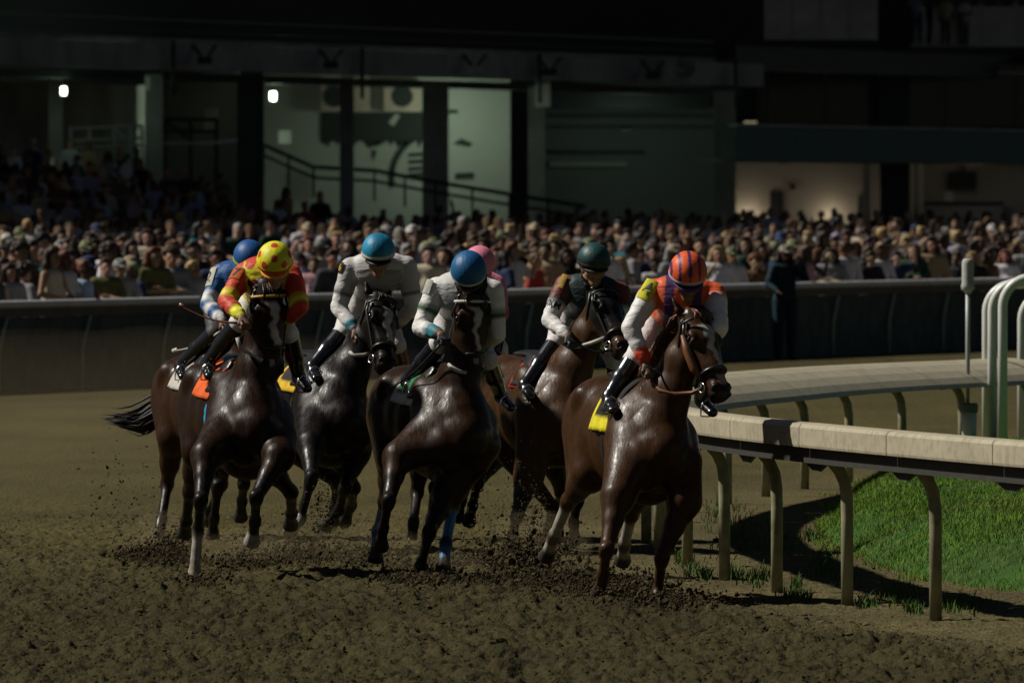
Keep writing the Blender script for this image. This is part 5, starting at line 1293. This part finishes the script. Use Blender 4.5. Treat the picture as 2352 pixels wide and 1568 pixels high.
def person_shirt(pose, sl):
    f = Field(lo, hi, .018); A = POSES[pose]
    f.cap(V(0,0,.90), V(0,0,1.15), .165, .155, .115, .115, up=V(0,1,0), k=.03, col=ONE); f.cap(V(0,0,1.15), V(0,.0,1.36), .16, .155, .12, .105, up=V(0,1,0), k=.04, col=ONE)
    if sl != 'none': f.cap(V(-.14,0,1.385), V(.14,0,1.385), .078, k=.05, col=ONE)
    for sd in (-1, 1):
        e, w_ = V(*A[0 if sd < 0 else 1][0]), V(*A[0 if sd < 0 else 1][1]); s0 = V(sd*.17,0,1.39)
        if sl == 'none': f.cap(V(sd*.10,0,1.36), V(sd*.09,.02,1.44), .03, k=.03, col=ONE)
        else:
            f.cap(s0, s0*.3+e*.7, .068, .066, k=.03, col=ONE)
            if sl == 'long': f.cap(s0*.3+e*.7, e, .062, .054, k=.02, col=ONE); f.cap(e, w_*.95+e*.05, .054, .040, k=.02, col=ONE)
    for i in range(6): a = V(random.uniform(-.12,.12), -.115, random.uniform(.95,1.35)); f.cap(a, a + V(random.uniform(-.08,.08),.0,-.1), .012, k=.03, col=(.93,.93,.93))
    P, Fc, C = f.surf(); return mesh_np('spectator_shirt', P, Fc, C)
def person_legs():
    f = Field(lo, hi, .02)
    f.cap(V(-.05,0,.92), V(.05,0,.92), .125, k=.03, col=ONE)
    for sd in (-1, 1): f.chain([V(sd*.09,0,.90), V(sd*.10,-.01,.48), V(sd*.10,.02,.10)], [.10,.075,.062], col=ONE)
    P, Fc, C = f.surf(); return mesh_np('spectator_trousers', P, Fc, C)
def hair(kind):
    f = Field(V(-.28,-.3,1.1), V(.28,.28,1.86), .0135)
    if kind in ('short', 'curly', 'long', 'bob', 'bun'):
        f.cap(V(0,.022,1.645), V(0,.03,1.62), .086, .086, .092, .092, up=V(0,1,0), k=.02, col=ONE); f.cap(V(-.03,-.03,1.70), V(.04,-.035,1.695), .035, k=.03, col=ONE)
    if kind == 'curly':
        for i in range(34): a, e = random.uniform(0, 6.28), random.uniform(-.1, 1.4); f.cap(V(.09*cos(a)*cos(e), .03+.09*sin(a)*cos(e), 1.63+.10*sin(e)), V(.1*cos(a)*cos(e), .03+.1*sin(a)*cos(e), 1.64+.11*sin(e)), .03, k=.01, col=ONE)
    if kind in ('long', 'bob'):
        bt = 1.26 if kind == 'long' else 1.45
        for sd in (-1, 0, 1): f.chain([V(sd*.07,.03+.03*(sd==0),1.64), V(sd*.095,.02+.06*(sd==0),1.50), V(sd*.10,.02+.09*(sd==0),bt)], [.045,.05,.03], col=(.92,.92,.92), k=.03)
    if kind == 'bun': f.cap(V(0,.10,1.70), V(0,.11,1.70), .048, k=.02, col=ONE)
    if kind == 'cap':
        f.cap(V(0,.0,1.655), V(0,.012,1.63), .090, .092, .100, .102, up=V(0,1,0), k=.02, col=ONE, cut=(V(0,0,1.625), V(0,0,-1)))
        f.cap(V(0,-.07,1.640), V(0,-.155,1.625), .072, .055, .010, .008, up=V(0,0,1), k=.012, col=(.8,.8,.8))
    if kind == 'brim':
        f.cap(V(0,.0,1.66), V(0,.005,1.635), .088, .092, .095, .10, up=V(0,1,0), k=.02, col=ONE, cut=(V(0,0,1.63), V(0,0,-1)))
        f.cap(V(0,.0,1.632), V(0,.005,1.630), .165, .165, .165, .165, k=.01, col=(.9,.9,.9), cut=(V(0,0,1.626), V(0,0,-1)))
    P, Fc, C = f.surf()
    if kind == 'brim':
        m = (np.hypot(P[:, 0], P[:, 1]) > .1); P[m, 2] = 1.634 + .010 * (P[m, 2] > 1.645) - .10 * (np.hypot(P[m, 0], P[m, 1]) - .1)
    return mesh_np('hat' if kind in ('cap', 'brim') else 'hair', P, Fc, C)
for p_ in POSES: 
    BODY[p_] = person_body(p_); BODY[p_].materials.append(MS)
    for s_ in ('short', 'long', 'none'): SHIRT[p_, s_] = person_shirt(p_, s_); SHIRT[p_, s_].materials.append(MC)
LEG = person_legs(); LEG.materials.append(MC)
for h_ in ('short', 'curly', 'long', 'bob', 'bun', 'cap', 'brim'): HAIR[h_] = hair(h_); HAIR[h_].materials.append(MC if h_ in ('cap', 'brim') else MH)
SHIRTS = [('white', (.62,.60,.62), 9), ('pale blue', (.30,.40,.50), 5), ('black', (.015,.015,.017), 8), ('charcoal', (.06,.06,.065), 6), ('navy', (.02,.03,.075), 6), ('teal', (.015,.16,.18), 2), ('cream', (.52,.46,.34), 5), ('tan', (.36,.26,.15), 5), ('olive', (.13,.13,.05), 4),
          ('red', (.36,.04,.035), 1), ('pink', (.45,.25,.27), 1.5), ('orange', (.60,.24,.03), .5), ('grey', (.26,.26,.27), 7), ('lavender', (.34,.30,.42), 3), ('brown', (.13,.07,.035), 5), ('dark green', (.02,.05,.035), 3)]
HAIRC = [('black', (.012,.010,.009), 8), ('dark brown', (.035,.02,.012), 9), ('brown', (.09,.05,.025), 6), ('blond', (.36,.25,.10), 3), ('grey', (.30,.29,.28), 2), ('auburn', (.13,.045,.02), 2)]
HATC = [('white', (.62,.61,.58)), ('tan', (.42,.34,.22)), ('black', (.015,.015,.016)), ('grey', (.28,.28,.28)), ('navy', (.03,.05,.12)), ('olive', (.22,.24,.12))]
SKINS = [(.44,.26,.18), (.40,.23,.155), (.30,.165,.10), (.20,.105,.06), (.10,.05,.03), (.46,.29,.21)]
wc = lambda L_: random.choices(L_, [x[2] for x in L_])[0]
ORD1 = 'first second third fourth fifth sixth seventh eighth ninth tenth eleventh twelfth thirteenth fourteenth fifteenth sixteenth seventeenth eighteenth nineteenth'.split()
TENS = {20: ('twentieth', 'twenty'), 30: ('thirtieth', 'thirty'), 40: ('fortieth', 'forty'), 50: ('fiftieth', 'fifty')}
def ordinal(n):
    if n < 20: return ORD1[n - 1]
    t, u = n // 10 * 10, n % 10; return TENS[t][0] if u == 0 else TENS[t][1] + ' ' + ORD1[u - 1]
def put(px, k, z, yaw, rowname, n, sc=None, force=None):
    fo = force or {}
    sx = random.random() < .5; sc = sc or random.uniform(.93, 1.07) * (.96 if sx else 1.02)
    pose = fo.get('pose') or random.choices(['down', 'lean', 'phone', 'wave', 'cross'], [6, 4, 3, .7, 2])[0]
    sl = fo.get('sl') or random.choices(['short', 'long', 'none'], [5, 4, 3 if sx else .3])[0]
    sn, scol, _ = fo.get('shirt') or wc(SHIRTS)
    hk = fo.get('hair') or (random.choices(['long', 'bob', 'bun', 'brim', 'cap'], [9, 3, 2, .4, .6])[0] if sx else random.choices(['short', 'curly', 'cap', 'brim'], [9, 2, 2.5, .3])[0])
    p = FP(px, k, z); p = p + V(random.uniform(-.06, .06), random.uniform(-.5, .5) if k < .97 else 0, 0)
    body = bpy.data.objects.new('person', BODY[pose]); COL.objects.link(body)
    body.location = tuple(p); body.rotation_euler = (0, 0, yaw); body.scale = (sc * random.uniform(.95, 1.12), sc, sc)
    body.color = (*[c * random.uniform(.65, .88) for c in random.choice(SKINS)], 1)
    j = random.uniform(.6, .95)
    def sub(nm, me, c):
        o = bpy.data.objects.new(nm, me); COL.objects.link(o); o.parent = body; o.color = (*[x * j for x in c], 1); return o
    sub('shirt', SHIRT[pose, sl], scol); sub('trousers', LEG, random.choice([(.03,.035,.06), (.02,.02,.02), (.25,.2,.13), (.06,.08,.14)]))
    if hk in ('cap', 'brim'):
        hn, hcol = fo.get('hatc') or random.choice(HATC); sub('hat', HAIR[hk], hcol); hd_ = ('%s cap' if hk == 'cap' else '%s sun hat') % hn
        sub('hair', HAIR['bob' if sx else 'short'], wc(HAIRC)[1])
    else:
        hn, hcol, _ = fo.get('hairc') or wc(HAIRC); sub('hair', HAIR[hk], hcol); hd_ = dict(short='short %s hair', curly='curly %s hair', long='long %s hair', bob='bobbed %s hair', bun='%s hair bun')[hk] % hn
    top = {'short': 'shirt', 'long': 'long sleeved top', 'none': 'sleeveless top'}[sl]
    tag(body, '%s %s, %s, %s from left in %s' % (sn, top, hd_, ordinal(n), rowname), 'spectator', 'spectators in ' + rowname)
    return body
BLOCK = [(500, 540, 690, 700), (775, 600, 955, 780), (970, 640, 1160, 820), (1280, 640, 1440, 800), (1480, 650, 1655, 800)]
ROWS = [(.988, 42, 'fence row'), (.958, 43, 'second row'), (.922, 43, 'third row'), (.88, 43, 'fourth row'), (.835, 44, 'fifth row'), (.785, 46, 'sixth row')]
tot = 0
for ri, (k, sp_, rn) in enumerate(ROWS):
    x = -20 + random.uniform(0, 30); n = 0
    while x < 2375:
        z = rise(k) + .03; hy_ = HY + (H - 1.6 - z) * FS(x, k)
        if not any(a < x < c and b_ - 10 < hy_ < d for a, b_, c, d in BLOCK) and random.random() < .97:
            n += 1; tot += 1; yw = random.gauss(.45, .6) if random.random() < .88 else random.uniform(-3, 3)
            put(x, k, z, yw, rn, n, sc=random.uniform(.90, 1.06))
        x += sp_ * random.uniform(.72, 1.28)
print('spectators', tot)
# the far mass of people that reads as one dark crowd
def low_person(pose, hk):
    f = Field(lo, hi, .042); A = POSES[pose]; SKc, SHc, HAc = (1,0,0), (0,1,0), (0,0,1)
    for sd in (-1, 1):
        f.chain([V(sd*.09,0,.90), V(sd*.10,-.01,.48), V(sd*.10,.02,.07)], [.10,.08,.07], col=(0,.3,0)); e, w_ = A[0 if sd < 0 else 1]
        f.cap(V(sd*.17,0,1.39), V(*e), .065, .055, col=SHc); f.cap(V(*e), V(*w_), .048, .042, col=SKc); f.cap(V(*w_), V(*w_) + unit(V(*w_) - V(*e)) * .1, .045, col=SKc)
    f.cap(V(0,0,.92), V(0,0,1.36), .16, .16, .115, .11, up=V(0,1,0), k=.05, col=SHc); f.cap(V(-.14,0,1.385), V(.14,0,1.385), .075, k=.05, col=SHc)
    f.cap(V(0,0,1.42), V(0,-.01,1.52), .06, k=.03, col=SKc); f.cap(V(0,-.01,1.615), V(0,-.03,1.56), .078, .065, k=.03, col=SKc); f.cap(V(0,.03,1.655), V(0,.045,1.62), .088, .09, k=.01, col=HAc)
    if hk: f.cap(V(0,.06,1.6), V(0,.10,1.38), .08, .07, k=.02, col=HAc)
    P, Fc, C = f.surf(); return P, Fc, C
LOW = [low_person(p_, h_) for p_ in ('down', 'lean', 'phone', 'cross', 'wave') for h_ in (0, 1)]
MV, MF, MCc = [], [], []; off = 0
def mass(px, k, z):
    global off
    P, Fc, C = LOW[random.choices(range(10), [6,6,5,5,2,2,2,2,.4,.4])[0]]; a = random.gauss(.5, .6); s = random.uniform(.9, 1.07)
    R = np.array([[cos(a), -sin(a), 0], [sin(a), cos(a), 0], [0, 0, 1]]); p = FP(px, k, z)
    MV.append(P @ R.T * s + p); MF.append(Fc + off); off += len(P)
    q = random.uniform(.55, .85); MCc.append(C[:, :1] * np.array(random.choice(SKINS)) * .75 + C[:, 1:2] * np.array(wc(SHIRTS)[1]) * q + C[:, 2:3] * np.array(wc(HAIRC)[1]))
for k, sp_ in ((.74, 36), (.705, 36), (.67, 36), (.64, 38), (.61, 40)):
    x = -20
    while x < 2380:
        if random.random() < .92: mass(x, k + random.uniform(-.008, .008), rise(k) + .02)
        x += sp_ * random.uniform(.7, 1.3)
for i in range(6):
    x = -30
    while x < (600 if i < 2 else 520 if i < 4 else 330):
        if random.random() < .9: mass(x, .60 - .017 * i - .010, .45 + .34 * i)
        x += 36 * random.uniform(.7, 1.3)
for x, y in ((700, 455), (735, 448), (660, 440), (640, 452), (800, 462), (880, 470), (1010, 468), (1100, 478)): mass(x, .585, .9 - (y - 440) * .012)
for x in (2105, 2135, 2172, 2215, 2250, 2290, 2330): mass(x, .5195, 7.25)
M['mass'] = node_mat('far_crowd', attr=True, rough=.8, spec=.2)
tag(link('far_crowd', mesh_np('far_crowd', np.vstack(MV), np.vstack(MF), np.vstack(MCc)), M['mass']), 'dark far mass of people filling the apron and the left terrace', 'crowd', kind='stuff')
# photographer on the track side of the fence
ph = put(1806, 1.012, 0, 0.35, 'photographer', 1, sc=1.02, force=dict(pose='phone', sl='long', shirt=('dark teal', (.010,.032,.045), 1), hair='cap', hatc=('tan', (.30,.27,.22))))
tag(ph, 'person in dark teal suit and tan cap standing on the track before the fence', 'photographer'); del ph['group']
for c_ in ph.children:
    if c_.name.startswith('trousers'): c_.color = (.010, .030, .042, 1)
pc = FP(1806, 1.012); b = MB(); q = pc + V(.17, -.36, 1.50); b.box(tuple(q - .06), tuple(q + V(.07, .05, .05))); b.tube([q + V(0, -.06, 0), q + V(.02, -.24, -.01)], [.04, .045], 12)
tag(link('camera_body', b.mesh('camera_body'), M['leather']), 'black camera with a lens held up by the photographer at the fence', 'camera')
